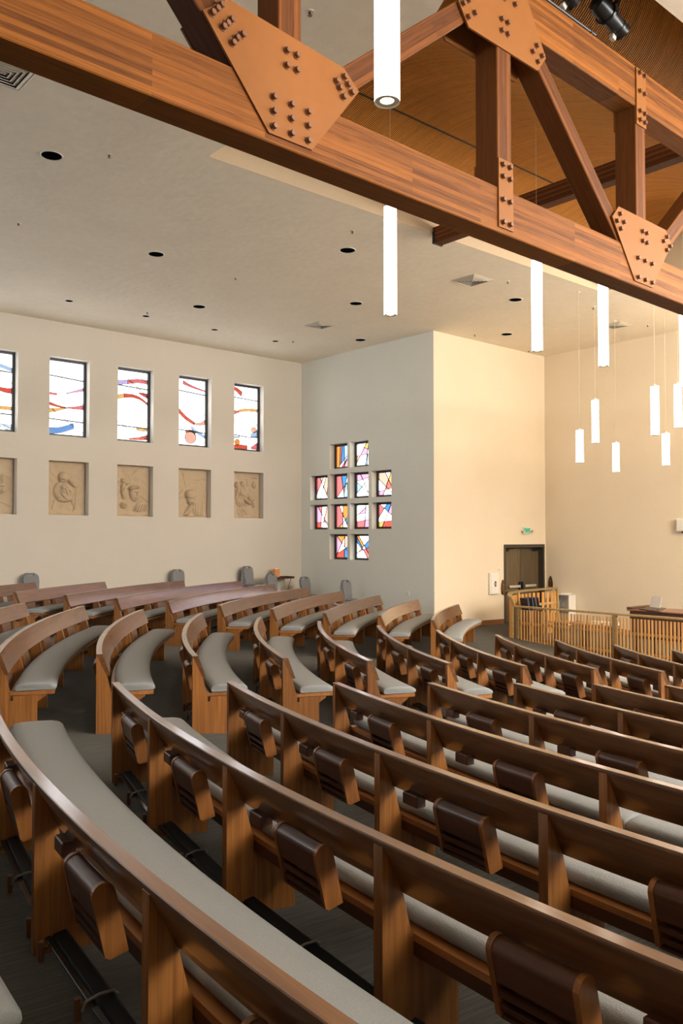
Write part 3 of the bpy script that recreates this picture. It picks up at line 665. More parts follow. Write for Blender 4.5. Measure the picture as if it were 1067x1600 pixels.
beam_part('post', (10.77, CH1), (10.77, TP0 + .02), 0.205, M['glulam_web'])
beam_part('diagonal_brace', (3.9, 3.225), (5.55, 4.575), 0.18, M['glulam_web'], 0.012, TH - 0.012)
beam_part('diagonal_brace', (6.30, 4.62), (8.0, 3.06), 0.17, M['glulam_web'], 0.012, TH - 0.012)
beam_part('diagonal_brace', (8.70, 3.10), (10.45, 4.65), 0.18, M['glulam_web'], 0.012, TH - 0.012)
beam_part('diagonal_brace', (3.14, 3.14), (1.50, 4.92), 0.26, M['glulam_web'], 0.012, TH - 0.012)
bolt_me = MB().lathe([(0.029, 0), (0.029, 0.006), (0.022, 0.006), (0.022, 0.024), (0.017, 0.031)], 10).mesh('bolt', M['bolt'], smooth=50)
def plate(name, poly, bolts):
    for side in (0, 1):
        ya, yb = (-0.014, 0.004) if side == 0 else (TH - 0.004, TH + 0.014)
        p = MB().prism(poly, 'y', ya, yb).build(name, M['steel'], truss)
        if side == 0:
            for x, z in bolts:
                q = put('bolt', bolt_me, p, (x, ya, z)); q.rotation_euler = (RAD(90), 0, 0)
c1 = 3.514
plate('gusset_plate', [(c1 - .19, 2.715), (c1 + .19, 2.715), (c1 + .644, 3.293), (c1 + .492, 3.413), (c1 - .518, 3.487), (c1 - .717, 3.331)],
      [(2.864, 3.338), (2.898, 3.378), (2.932, 3.418), (2.948, 3.281), (2.977, 3.314), (3.012, 3.354), (3.023, 3.206), (3.053, 3.248), (3.099, 3.292), (3.472, 3.332), (3.559, 3.332), (3.472, 3.228), (3.559, 3.228)]
      + [(x, z) for x in (3.36, 3.514, 3.664) for z in (2.97, 2.872, 2.768)] + [(3.929, 3.288), (4.006, 3.346), (3.96, 3.248), (4.042, 3.301), (3.997, 3.195), (4.08, 3.256)])
c2 = 5.935
plate('gusset_plate', [(c2 - .50, 4.305), (c2 + .50, 4.305), (c2 + .63, 4.473), (c2 + .343, 4.91), (c2 + .28, 5.0), (c2 - .28, 5.0), (c2 - .343, 4.91), (c2 - .63, 4.473)],
      [(5.357, 4.473), (5.425, 4.529), (5.424, 4.386), (5.51, 4.455), (5.885, 4.561), (5.97, 4.561), (5.885, 4.458), (5.97, 4.458), (6.082, 4.773), (6.413, 4.529), (6.347, 4.449), (6.494, 4.464), (6.427, 4.384), (5.932, 4.765), (5.79, 4.765), (5.79, 4.9), (5.94, 4.9), (6.08, 4.9)])
c3 = 8.36
plate('gusset_plate', [(c3 - .185, 2.705), (c3 + .19, 2.705), (c3 + .63, 3.285), (c3 + .505, 3.414), (c3 - .503, 3.414), (c3 - .633, 3.275)],
      [(7.87, 3.338), (7.805, 3.248), (7.945, 3.27), (7.88, 3.186), (8.33, 3.269), (8.421, 3.269), (8.333, 3.165), (8.421, 3.165), (8.229, 2.959), (8.378, 2.959), (8.529, 2.959), (8.232, 2.753), (8.381, 2.753), (8.529, 2.753), (8.871, 3.337), (8.796, 3.272), (8.943, 3.249), (8.868, 3.188)])
plate('strap_plate', [(5.837, 2.705), (6.045, 2.705), (6.045, 3.315), (5.837, 3.315)], [(x, z) for x in (5.89, 5.99) for z in (3.264, 3.158, 2.954, 2.753)])
plate('strap_plate', [(8.245, 4.415), (8.447, 4.415), (8.447, 5.03), (8.245, 5.03)], [(x, z) for x in (8.305, 8.405) for z in (4.985, 4.785, 4.568, 4.471)])
# cross tie of the vault
tie = thing('cross_beam', 'dark timber tie beam running across below the slatted vault behind the truss', 'beam', (10.75, 5.2, 5.08))
MB().bbox((0, 0, 0), (0.20, OY1 - 5.2 - 0.004, 0.28), 0.008).build('timber', M['glulam_web'], tie)
MB().box((-0.012, OY1 - 5.2 - 0.05, -0.01), (0.212, OY1 - 5.2 - 0.006, 0.20)).build('end_bracket', M['black'], tie)

# ------------------------------------------------------------------ stage lights on the top chord
def stage_light(loc, rot, label, first=None):
    r = thing('stage_light', label, 'spotlight', loc, group=None); r.rotation_euler = rot
    mb = MB().lathe([(0.05, 0.0), (0.085, 0.02), (0.095, 0.06), (0.095, 0.20), (0.11, 0.20), (0.11, 0.22), (0.095, 0.22), (0.088, 0.24), (0.078, 0.40), (0.085, 0.40), (0.085, 0.43), (0.078, 0.43)], 16)
    mb.build('housing', M['black'], r, smooth=30)
    MB().lathe([(0.079, 0.43), (0.092, 0.48), (0.088, 0.48), (0.074, 0.428)], 16).build('lens_hood', M['black'], r, smooth=30)
    for k in range(3): MB().box((-0.10, -0.004, 0.08 + 0.04 * k), (0.10, 0.004, 0.095 + 0.04 * k), Matrix.Rotation(RAD(60 * k), 4, 'Z')).build('cooling_fin', M['black'], r)
    MB().box((-0.12, -0.02, 0.18), (-0.11, 0.02, 0.24)).box((0.11, -0.02, 0.18), (0.12, 0.02, 0.24)).box((-0.12, 0.10, 0.195), (0.12, 0.115, 0.225)).box((-0.12, 0.0, 0.195), (-0.11, 0.115, 0.225)).box((0.11, 0.0, 0.195), (0.12, 0.115, 0.225)).build('yoke', M['black'], r)
    MB().tube([(0, 0.11, 0.21), (0, 0.24, 0.21)], 0.02, 8).build('clamp', M['black'], r)
    MB().bbox((0.02, -0.125, 0.38), (0.07, -0.07, 0.44), 0.006).build('knob', M['grille'], r)
    return r
rail = thing('lighting_rail', 'thin black pipe for stage lights along the top of the truss', 'rail', (0, 4.5, 5.055), TD)
MB().tube([(5.4, 0.03, 0.035), (7.5, 0.03, 0.035)], 0.016, 8).build('pipe', M['black'], rail)
for x in (5.6, 6.5, 7.4): MB().box((x, 0.015, 0), (x + 0.03, 0.045, 0.03)).build('bracket', M['black'], rail)
def aim(d): return Vector(d).normalized().to_track_quat('Z', 'Y').to_euler()
stage_light((7.38, 4.60, 5.36), aim((0.60, -0.03, -0.20)), 'black stage spotlight nearest the right end of the pipe on the truss')
stage_light((6.62, 4.64, 5.44), aim((0.50, -0.05, -0.34)), 'black stage spotlight half hidden behind the first one at the top edge')

# ------------------------------------------------------------------ pendant lamps
def pendant(x, y, zb, ln, ztop, label, group):
    r = thing('pendant_lamp', label, 'pendant lamp', (x, y, zb), group=group)
    R = 0.079
    MB().lathe([(R, 0.0), (R, ln)], 24, caps=False).build('shade', M['shade'], r, smooth='all')
    MB().lathe([(R * 0.55, 0.012), (R * 0.98, 0.012), (R * 1.01, -0.002), (R * 0.93, -0.002), (R * 0.9, 0.006), (R * 0.55, 0.006)], 24, caps=False).build('bottom_ring', M['cap'], r, smooth=30)
    MB().lathe([(0.0005, 0.004), (R * 0.54, 0.010), (R * 0.54, 0.02)], 20, caps=False).build('bulb', M['bulb'], r, smooth='all')
    MB().lathe([(R * 1.005, ln - 0.01), (R * 1.005, ln + 0.012), (0.02, ln + 0.02), (0.012, ln + 0.05)], 20).build('top_cap', M['cap'], r, smooth=30)
    MB().tube([(0, 0, ln + 0.03), (0, 0, ztop - zb)], 0.0026, 6).build('cord', M['cord'], r)
    if ztop <= H + 0.01:
        MB().lathe([(0.04, ztop - zb - 0.012), (0.04, ztop - zb)], 16).build('canopy', M['cap'], r, smooth=30)
def vz(y):
    return min(((abs(p[0] - y), p[1]) for p in VP))[1] - 0.03
LNG = 1.34
pendant(3.57, 3.67, 2.66, LNG, H, 'big white tube lamp at the top centre, hanging in front of the truss', 'long nave pendants')
pendant(7.22, 7.37, 2.71, LNG, vz(7.37), 'long white tube lamp hanging just below the first, against the pale ceiling', 'long nave pendants')
pendant(10.25, 7.40, 2.71, LNG, vz(7.4), 'long white tube lamp hanging in front of the cream door wall', 'long nave pendants')
pendant(11.95, 7.36, 2.71, LNG, vz(7.36), 'long white tube lamp hanging below the right lower plate of the truss', 'long nave pendants')
pendant(14.75, 7.44, 2.71, LNG, vz(7.44), 'long white tube lamp cut off by the right edge of the picture', 'long nave pendants')
for x, y, zb, zt, lb in [(15.70, 10.26, 1.58, 2.27, 'leftmost small tube lamp of the sanctuary cluster, hanging low'), (16.96, 10.67, 2.13, 3.10, 'second tube lamp from the left in the sanctuary cluster, hanging higher'),
                         (18.50, 11.08, 1.57, 2.27, 'third tube lamp from the left in the sanctuary cluster, the lowest'), (15.45, 8.40, 1.98, 2.93, 'longest tube lamp in the sanctuary cluster, left of the pair at the right edge'),
                         (16.84, 8.64, 2.27, 3.17, 'rightmost tube lamp in the sanctuary cluster, high beside the frame edge'), (17.54, 9.29, 1.56, 2.26, 'small low tube lamp below and between the two at the right')]:
    pendant(x, y, zb, zt - zb, vz(y) if x < OX1 and y < OY1 else H, lb, 'small pendants of the sanctuary cluster')

# ------------------------------------------------------------------ ceiling fittings
ORD = ['first', 'second', 'third', 'fourth', 'fifth', 'sixth', 'seventh', 'eighth', 'ninth', 'tenth', 'eleventh', 'twelfth', 'thirteenth']
sp_rim = MB().lathe([(0.135, -0.004), (0.150, -0.010), (0.157, 0.0), (0.135, 0.0)], 28, caps=False).mesh('rim', M['white_paint'], smooth=40)
sp_cup = MB().lathe([(0.001, -0.003), (0.136, -0.003), (0.136, -0.006)], 28, caps=False).mesh('grille', M['hole'], smooth=40)
SP = [(4.56, 11.31, 'round black ceiling speaker nearest the viewer, largest, below the left end of the truss'), (7.65, 14.02, 'round black ceiling speaker above the third tall window'),
      (10.16, 16.6, 'round black ceiling speaker above the fourth tall window, left of the pendant lamps'), (10.19, 11.52, 'round black ceiling speaker left of the second pendant lamp, high in the picture'),
      (12.68, 14.05, 'round black ceiling speaker left of the second pendant, level with its lower end'), (15.14, 16.6, 'round black ceiling speaker nearest the cross window wall'),
      (15.14, 11.5, 'round black ceiling speaker right of the square vent beside the third pendant'), (17.57, 13.63, 'round black ceiling speaker above the cream door wall')]
for x, y, lb in SP:
    r = thing('ceiling_speaker', lb, 'ceiling speaker', (x, y, H), group='round black ceiling speakers')
    put('rim', sp_rim, r); put('grille', sp_cup, r)
dl_rim = MB().lathe([(0.080, -0.003), (0.088, -0.006), (0.092, 0.0), (0.080, 0.0)], 20, caps=False).mesh('rim', M['white_paint'], smooth=40)
dl_cup = MB().lathe([(0.001, -0.002), (0.081, -0.002), (0.081, -0.004)], 20, caps=False).mesh('aperture', M['hole'], smooth=40)
for x, y, lb in [(7.73, 18.1, 'small dark ceiling downlight above the second tall window, by the left wall'), (9.65, 18.16, 'small dark ceiling downlight between the second and third tall windows, by the left wall'),
                 (11.6, 18.21, 'small dark ceiling downlight between the fourth and fifth tall windows, by the left wall'), (13.52, 18.21, 'small dark ceiling downlight nearest the corner of the left wall')]:
    r = thing('ceiling_downlight', lb, 'downlight', (x, y, H), group='small downlights along the left wall')
    put('rim', dl_rim, r); put('aperture', dl_cup, r)
SPR = [(5.15, 10.77, 'brass sprinkler head right of the nearest round black speaker'), (5.15, 14.15, 'sprinkler head on the ceiling near the left edge of the picture'), (9.58, 14.26, 'sprinkler head midway between the two middle round speakers'),
       (9.61, 10.74, 'sprinkler head just above the round speaker left of the second pendant'), (9.51, 17.83, 'sprinkler head close to the downlight above the third tall window'), (13.88, 17.9, 'sprinkler head close to the corner downlight'),
       (17.0, 14.22, 'sprinkler head left of the round speaker above the cream wall'), (19.62, 14.45, 'sprinkler head in the corner above the double door'), (13.95, 10.79, 'sprinkler head right of the square vent beside the third pendant'),
       (17.04, 10.75, 'sprinkler head left of the fourth pendant below the vault well'), (19.46, 10.75, 'sprinkler head at the far right of the ceiling'), (5.23, 6.48, 'sprinkler head on the ceiling seen above the truss')]
s_a = MB().lathe([(0.045, -0.006), (0.045, 0.0)], 14).mesh('escutcheon', M['white_paint'], smooth=30)
s_b = MB().lathe([(0.010, -0.040), (0.014, -0.032), (0.010, -0.02), (0.016, -0.006)], 8).mesh('nozzle', M['black'], smooth=30)
s_c = MB().lathe([(0.024, -0.044), (0.024, -0.041)], 10).mesh('deflector', M['brass'])
for x, y, lb in SPR:
    r = thing('sprinkler_head', lb, 'sprinkler', (x, y, H), group='fire sprinklers on the ceiling')
    put('escutcheon', s_a, r); put('nozzle', s_b, r); put('deflector', s_c, r)
def vent(x, y, s, label):
    r = thing('air_vent', label, 'air vent', (x, y, H), group='square ceiling air vents')
    def sq(a, b, za, zb):
        mb = MB(); A, B = a / 2, b / 2
        o = [(-A, -A), (A, -A), (A, A), (-A, A)]; i = [(-B, -B), (B, -B), (B, B), (-B, B)]
        mb.add([(p[0], p[1], za) for p in o] + [(p[0], p[1], zb) for p in i] + [(p[0] * .99, p[1] * .99, za + .006) for p in o] + [(p[0] * .99, p[1] * .99, zb + .006) for p in i],
               [(k, (k + 1) % 4, 4 + (k + 1) % 4, 4 + k) for k in range(4)] + [(8 + k, 12 + k, 12 + (k + 1) % 4, 8 + (k + 1) % 4) for k in range(4)] + [(k, 8 + k, 8 + (k + 1) % 4, (k + 1) % 4) for k in range(4)] + [(4 + k, 4 + (k + 1) % 4, 12 + (k + 1) % 4, 12 + k) for k in range(4)])
        return mb
    sq(s, s - 0.05, -0.004, -0.012).build('vent_frame', M['grille'], r)
    MB().box((-s / 2 + .02, -s / 2 + .02, -0.003), (s / 2 - .02, s / 2 - .02, -0.001)).build('duct', M['duct'], r)
    k = 0
    while s - 0.06 - k * 0.11 > 0.06:
        a = s - 0.06 - k * 0.11
        sq(a, max(0.02, a - 0.104), -0.006, -0.030).build('louvre', M['grille'], r); k += 1
vent(3.30, 9.60, 0.62, 'square louvred air vent at the upper left, partly behind the truss')
vent(13.33, 16.10, 0.56, 'square louvred air vent in front of the cross window wall')
vent(13.33, 11.21, 0.62, 'square louvred air vent left of the third pendant lamp')
vent(18.87, 11.26, 0.56, 'square louvred air vent at the right, partly behind the fourth pendant')

# ------------------------------------------------------------------ door, sign and wall fittings
dr = struct('door_1', (DX0, YC, DZ0))
dw, dh = DX1 - DX0, DZ1 - DZ0
fm = MB(); fm.box((0, -0.02, 0), (0.07, 0.22, dh)); fm.box((dw - 0.07, -0.02, 0), (dw, 0.22, dh)); fm.box((0.07, -0.02, dh - 0.09), (dw - 0.07, 0.22, dh)); fm.build('door_frame', M['door_frame'], dr)
lw = (dw - 0.14) / 2
for k in (0, 1):
    x0 = 0.07 + k * lw + 0.004; x1 = x0 + lw - 0.008
    lf = MB().bbox((x0, 0.15, 0.012), (x1, 0.195, dh - 0.095), 0.004).build('door_leaf', M['door'], dr)
    bx0, bx1 = (x0 + 0.30, x1 - 0.06) if k == 0 else (x0 + 0.16, x1 - 0.18)
    MB().bbox((bx0, 0.085, 0.98), (bx1, 0.115, 1.05), 0.008).box((bx0 + .02, .11, 1.0), (bx0 + .06, .152, 1.03)).box((bx1 - .06, .11, 1.0), (bx1 - .02, .152, 1.03)).build('panic_bar', M['satin_light'], lf)
    hx = x1 - 0.06 if k == 0 else x0 + 0.05
    MB().bbox((hx - .03, .09, .92), (hx + .03, .152, 1.14), .006).build('latch_case', M['black'], lf)
    cx = x0 + 0.14 if k == 0 else x1 - 0.22
    MB().bbox((cx - .09, .085, dh - .19), (cx + .13, .152, dh - .125), .008).tube([(cx - .06, .07, dh - .115), (cx + .28, .06, dh - .115)], .012, 6).build('door_closer', M['black'], lf)
MB().box((-0.1, 0.30, -0.2), (dw + 0.1, 0.34, dh + 0.1)).build('dark_backing', M['black'], dr)

ex = thing('exit_sign', 'small green exit sign with two lamp heads above the double door', 'exit sign', (19.66, YC, 0.075))
MB().bbox((-0.15, -0.05, 0), (0.15, -0.001, 0.19), 0.008).build('housing', M['white_paint'], ex)
MB().box((-0.135, -0.054, 0.015), (0.135, -0.0505, 0.175)).build('lit_panel', M['exit_green'], ex)
cu = bpy.data.curves.new('exit_text', 'FONT'); cu.body = 'EXIT'; cu.size = 0.135; cu.align_x = 'CENTER'; cu.align_y = 'CENTER'; cu.extrude = 0.002
tmp = bpy.data.objects.new('exit_text', cu); COL.objects.link(tmp)
dg = bpy.context.evaluated_depsgraph_get(); me = bpy.data.meshes.new_from_object(tmp.evaluated_get(dg)); bpy.data.objects.remove(tmp); bpy.data.curves.remove(cu)
me.materials.clear(); me.materials.append(M['exit_letter'])
o = put('letters', me, ex, (0, -0.057, 0.092)); o.rotation_euler = (RAD(90), 0, 0)
for s in (-1, 1):
    MB().tube([(s * 0.15, -0.03, 0.08), (s * 0.20, -0.03, 0.085), (s * 0.215, -0.07, 0.085)], 0.01, 8).tube([(s * 0.215, -0.06, 0.085), (s * 0.215, -0.115, 0.075)], [0.03, 0.038], 12).build('lamp_head', M['grille'], ex, smooth=40)
pb = thing('wall_cabinet', 'white wall box with a black oval handle left of the double door', 'cabinet', (18.18, YC, -1.56))
MB().bbox((-0.19, -0.07, 0), (0.19, -0.001, 0.58), 0.01).build('body', M['white_paint'], pb)
MB().bbox((-0.155, -0.082, 0.03), (0.16, -0.071, 0.55), 0.004).build('door', M['white_paint'], pb)
MB().prism([(.02 + .04 * math.cos(2 * PI * k / 16), .28 + .075 * math.sin(2 * PI * k / 16)) for k in range(16)], 'y', -0.092, -0.083).build('handle', M['black'], pb)
MB().prism([(.02 + .015 * math.cos(2 * PI * k / 12), .28 + .04 * math.sin(2 * PI * k / 12)) for k in range(12)], 'y', -0.098, -0.093).build('handle_slot', M['white_paint'], pb)
tg = thing('thermostat', 'tiny white round thermostat between the wall box and the door', 'thermostat', (18.47, YC, -0.90))
m_ = MB().lathe([(0.035, 0), (0.035, 0.02), (0.025, 0.028)], 16, Matrix.Rotation(RAD(90), 4, 'X')); m_.build('dial_cover', M['white_paint'], tg, smooth=30)
MB().lathe([(0.012, 0.028), (0.012, 0.034)], 10, Matrix.Rotation(RAD(90), 4, 'X')).build('dial', M['grille'], tg)
def font(loc, rz, label):
    r = thing('water_font', label, 'wall font', loc, rz, group=None)
    MB().prism([(-.05, -.20), (.05, -.20), (.07, -.05), (.06, .06), (.035, .14), (0, .20), (-.035, .14), (-.06, .06), (-.07, -.05)], 'y', -0.03, -0.001).build('back_board', M['piano_dark'], r)
    MB().lathe([(0.02, -0.20), (0.055, -0.17), (0.07, -0.12), (0.062, -0.12), (0.045, -0.165)], 14, Matrix.Translation((0, -0.10, 0)), caps=False).build('bowl', M['brass'], r, smooth=40)
    MB().box((-.008, -.034, -.08), (.008, -.031, .13)).box((-.035, -.034, .05), (.035, -.031, .066)).build('cross', M['brass'], r)
font((18.60, YC, -1.38), 0, 'dark holy water font with brass bowl on the wall left of the door')
font((XR, 14.45, -1.33), RAD(-90), 'dark holy water font on the right wall beside the door corner')
sk = thing('wall_speaker', 'small white speaker box on the right wall at the frame edge', 'speaker', (XR, 10.45, 0.13))
MB().bbox((-0.14, -0.14, 0), (-0.001, 0.14, 0.33), 0.012).build('cabinet', M['white_paint'], sk)
MB().bbox((-0.150, -0.12, 0.03), (-0.141, 0.12, 0.30), 0.004).build('grille', M['white_paint'], sk)
MB().box((-0.10, -0.02, -0.04), (-0.001, 0.02, 0.0)).build('bracket', M['black'], sk)
ol = thing('outlet_plate', 'small white wall plate low on the cross window wall', 'outlet', (XX, 15.55, -1.50))
MB().bbox((-0.012, -0.05, -0.04), (-0.001, 0.05, 0.06), 0.003).build('cover', M['white_paint'], ol)
MB().box((-0.016, -0.018, -0.01), (-0.0121, 0.018, 0.03)).build('socket', M['grille'], ol)

# ------------------------------------------------------------------ pews
# local frame of a pew: x along the row (growing angle), y towards the centre, z up from the floor
def polar(r, deg): return (CX + r * math.cos(RAD(deg)), CY + r * math.sin(RAD(deg)))
def arc_mesh(mb, prof, r, d0, d1, n):
    """closed (s,z) profile swept along the row from angle d0 to d1 (radians from the pew's middle)"""
    k = len(prof); vs = []
    for i in range(n + 1):
        d = d0 + (d1 - d0) * i / n
        for s, z in prof:
            q = r - s; vs.append((q * math.sin(d), r - q * math.cos(d), z))
    fs = [(i * k + j, i * k + (j + 1) % k, (i + 1) * k + (j + 1) % k, (i + 1) * k + j) for i in range(n) for j in range(k)]
    fs += [tuple(range(k)), tuple(range(n * k, n * k + k))[::-1]]
    return mb.add(vs, fs)
TOP = [(0.0, 0.812), (0.0, 0.826), (0.004, 0.830), (0.060, 0.830), (0.064, 0.826), (0.065, 0.812), (0.142, 0.608), (0.137, 0.601), (0.110, 0.598), (0.103, 0.604)]
SEAT = [(0.165, 0.389), (0.585, 0.385), (0.590, 0.39), (0.590, 0.422), (0.585, 0.427), (0.165, 0.420)]
APRON = [(0.167, 0.330), (0.187, 0.330), (0.187, 0.388), (0.167, 0.388)]
def cushion_prof(grow=1.0):
    c = [(0.215, 0.430), (0.203, 0.445), (0.20, 0.466), (0.208, 0.484), (0.23, 0.497), (0.30, 0.506), (0.40, 0.508), (0.52, 0.502), (0.575, 0.490), (0.605, 0.468), (0.608, 0.448), (0.598, 0.434), (0.57, 0.430)]
    return c
SL = 0.07
def support_mesh(t, end):
    P = [(0.0, -0.012), (0.0, 0.806), (0.010, 0.806), (0.103, 0.604), (0.110, 0.594), (0.152, 0.43), (0.163, 0.43), (0.163, 0.333), (0.189, 0.333), (0.189, 0.383), (0.50, 0.383), (0.50, 0.370), (0.42, 0.315), (0.42, -0.012 - SL * 0.42)]
    mb = MB().prism(P, 'x', -t / 2, t / 2)
    return mb.mesh('support', M['pew_z'])
SUP_MID = support_mesh(0.058, False)
RW = 0.36    # book rack width; the rack hangs along the slope of the back
RU, RN, RC = (-0.22, 0.9755), (0.9755, 0.22), (0.016, 0.640)
def rk(a, b): return (RC[0] - a * RU[0] + b * RN[0], RC[1] - a * RU[1] + b * RN[1])
RH = 0.046
arc_ = [rk(-RH * math.sin(PI * k / 10), RH * math.cos(PI * k / 10)) for k in range(11)]
RACK_END = MB().prism(arc_ + [rk(0.235, -RH), rk(0.25, -RH + 0.015), rk(0.25, RH)], 'x', -0.012, 0.012).mesh('end_plate', M['rack_end'])
def arc2(R_): return [rk(-R_ * math.sin(PI * k / 10), R_ * math.cos(PI * k / 10)) for k in range(11)]
RACK_HOOD = MB().prism(arc2(RH - 0.004) + [rk(0.105, -RH + 0.004)] + [rk(0.105, -RH + 0.014)] + arc2(RH - 0.014)[::-1], 'x', -RW / 2, RW / 2).mesh('hood', M['rack'], smooth=40)
def slab(name, a0, a1, b0, b1, mat): return MB().prism([rk(a0, b0), rk(a0, b1), rk(a1, b1), rk(a1, b0)], 'x', -RW / 2, RW / 2).mesh(name, mat)
RACK_FRONT = slab('front_board', -0.01, 0.248, RH - 0.016, RH - 0.002, M['pew_x'])
RACK_RAIL = slab('retaining_bar', 0.135, 0.160, -RH + 0.004, -RH + 0.016, M['rack'])
RACK_RAIL2 = slab('retaining_bar', 0.190, 0.212, -RH + 0.004, -RH + 0.016, M['rack'])
RACK_SHELF = slab('shelf', 0.232, 0.246, -RH + 0.006, RH - 0.018, M['rack'])
CUPS = MB().bbox((-0.070, 0.045, 0.0), (0.070, 0.115, 0.070), 0.006).mesh('cup_holder', M['rack'])
def kneeler_meshes(L):
    h = L / 2
    T1 = Matrix.Translation((0, 0.12, 0.075)) @ Matrix.Rotation(RAD(10), 4, 'X')
    pad = MB().bbox((-h, -0.030, -0.030), (h, 0.050, 0.020), 0.012, T1).mesh('pad', M['kneeler_pad'])
    bar = MB().bbox((-h * 0.99, -0.058, 0.005), (-0.03, -0.031, 0.019), 0.003, T1).bbox((0.03, -0.058, 0.005), (h * 0.99, -0.031, 0.019), 0.003, T1).mesh('steel_bar', M['kneeler_metal'])
    arm = MB().tube([(0, 0.03, 0.06), (0, 0.045, 0.095), (0, 0.10, 0.110), (0, 0.16, 0.110), (0, 0.18, 0.09)], 0.007, 6).mesh('hinge_arm', M['satin'], smooth=40)
    peg = MB().bbox((-0.013, 0.015, -0.015), (0.013, 0.042, 0.095), 0.005).bbox((-0.010, 0.04, 0.05), (0.010, 0.09, 0.068), 0.003).mesh('foot', M['peg'])
    return pad, bar, arm, peg
KN = {}
def make_pew(k, a0, a1, nb, label, group, detail=True, cushions=1):
    r = R0 - k + 0.031
    am = (a0 + a1) / 2; d0, d1 = RAD(a0 - am), RAD(a1 - am)
    x, y = polar(r, am); zb = zfloor(r)
    a = RAD(am)
    root = thing('pew', label, 'pew', (x, y, zb), math.atan2(math.cos(a), -math.sin(a)), group)
    n = max(12, int((a1 - a0) * 2))
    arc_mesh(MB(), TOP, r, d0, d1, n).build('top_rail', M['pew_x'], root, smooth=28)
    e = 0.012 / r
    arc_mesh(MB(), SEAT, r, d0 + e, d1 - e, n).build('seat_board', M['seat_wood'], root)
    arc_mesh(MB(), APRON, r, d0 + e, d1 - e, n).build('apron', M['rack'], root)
    cp = cushion_prof(); cuts = [d0 + e * 1.2 + (d1 - d0 - 2.4 * e) * i / cushions for i in range(cushions + 1)]
    for c0, c1 in zip(cuts[:-1], cuts[1:]):
        mb = MB(); g = 0.004 / r
        mids = [c0 + g + (c1 - c0 - 2 * g) * i / n for i in range(n + 1)]
        eps = 0.022 / r
        stations = [(mids[0], 0.80), (mids[0] + eps * 0.35, 0.95), (mids[0] + eps, 1.0)] + [(m, 1.0) for m in mids[1:-1] if mids[0] + 1.3 * eps < m < mids[-1] - 1.3 * eps] + [(mids[-1] - eps, 1.0), (mids[-1] - eps * 0.35, 0.95), (mids[-1], 0.80)]
        K = len(cp); vs = []
        for d, sc in stations:
            for s, z in cp:
                q = r - (0.395 + (s - 0.395) * (1 - (1 - sc) * 0.12)); zz = 0.430 + (z - 0.430) * sc
                vs.append((q * math.sin(d), r - q * math.cos(d), zz))
        m_ = len(stations)
        fs = [(i * K + j, i * K + (j + 1) % K, (i + 1) * K + (j + 1) % K, (i + 1) * K + j) for i in range(m_ - 1) for j in range(K)] + [tuple(range(K)), tuple(range((m_ - 1) * K, m_ * K))[::-1]]
        mb.add(vs, fs).build('cushion', M['cushion'], root, smooth=50)
    def at(d, q=r): return (q * math.sin(d), r - q * math.cos(d), 0)
    es = 0.029 / r
    ds = [d0 + es + (d1 - d0 - 2 * es) * i / nb for i in range(nb + 1)]
    for d in ds: put('support', SUP_MID, root, at(d), d)
    bay = (ds[1] - ds[0]) * r
    key = round(bay - 0.10, 1)
    if key not in KN: KN[key] = kneeler_meshes(key)
    pad, bar, arm, peg = KN[key]
    for b in range(nb):
        dm = ds[b] + (ds[b + 1] - ds[b]) * 0.575
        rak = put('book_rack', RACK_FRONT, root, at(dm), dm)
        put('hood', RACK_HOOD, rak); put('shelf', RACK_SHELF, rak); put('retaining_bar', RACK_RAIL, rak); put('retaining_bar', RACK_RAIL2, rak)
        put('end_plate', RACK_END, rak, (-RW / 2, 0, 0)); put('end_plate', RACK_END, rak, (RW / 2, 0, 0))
        dc = ds[b] + (ds[b + 1] - ds[b]) * (0.20 if b < nb / 2 else 0.88)
        cp_ = put('cup_holder', CUPS, root, at(dc), dc); cp_.location.z = 0.555
        dk = (ds[b] + ds[b + 1]) / 2
        kp = put('kneeler', pad, root, at(dk), dk)
        put('steel_bar', bar, kp); 
        for q in (0.0,): put('hinge_arm', arm, kp, (q * key, 0, 0))
        for q in (-0.46, -0.04, 0.40): put('foot', peg, kp, (q * key, 0, 0))
    return root
NTH = lambda i: ORD[i]
# near block, seen from behind; row -1 is the one whose cushion shows in the bottom left corner
GF, GM, GL = 'curved pews of the near block', 'curved pews of the middle block', 'curved pews of the far block by the windows'
F_LAB = {-1: 'curved pew whose grey cushion shows only in the bottom left corner', 0: 'nearest curved pew, its rail sweeping from the left edge to the bottom centre',
         1: 'second curved pew of the near block, end standing at the lower left beside the aisle', 2: 'third curved pew of the near block, counted from the viewer', 3: 'fourth curved pew of the near block, counted from the viewer',
         4: 'fifth curved pew of the near block, counted from the viewer', 5: 'sixth curved pew of the near block, counted from the viewer', 6: 'seventh curved pew of the near block, only its left half in view', 7: 'eighth curved pew of the near block, its end just at the right edge'}
for k in range(-1, 8):
    if k <= 2: a0, nb = 161.75, (3 if k == -1 else 6); a1 = a0 + nb * 4.36
    else: a0, nb = 161.9, 4; a1 = a0 + nb * 5.75
    make_pew(k, a0, a1, nb, F_LAB[k], GF, cushions=1 if k < 3 else 2)
M_LAB = ['leftmost pew of the middle block, cut by the left edge'] + [NTH(i) + ' pew from the left in the middle block' + t for i, t in
         [(1, ', with a broad cushion'), (2, ', with a narrowing cushion'), (3, ', full end panel facing us'), (4, ', with a seam across its cushion'), (5, ', bent sharply behind the near block'),
          (6, ', in front of the cross window'), (7, ', just left of the slatted screen'), (8, ', starting before the screen post'), (9, ', in front of the slatted screen'), (10, ', in front of the screen')]] + ['rightmost pew of the middle block, only its left end in view']
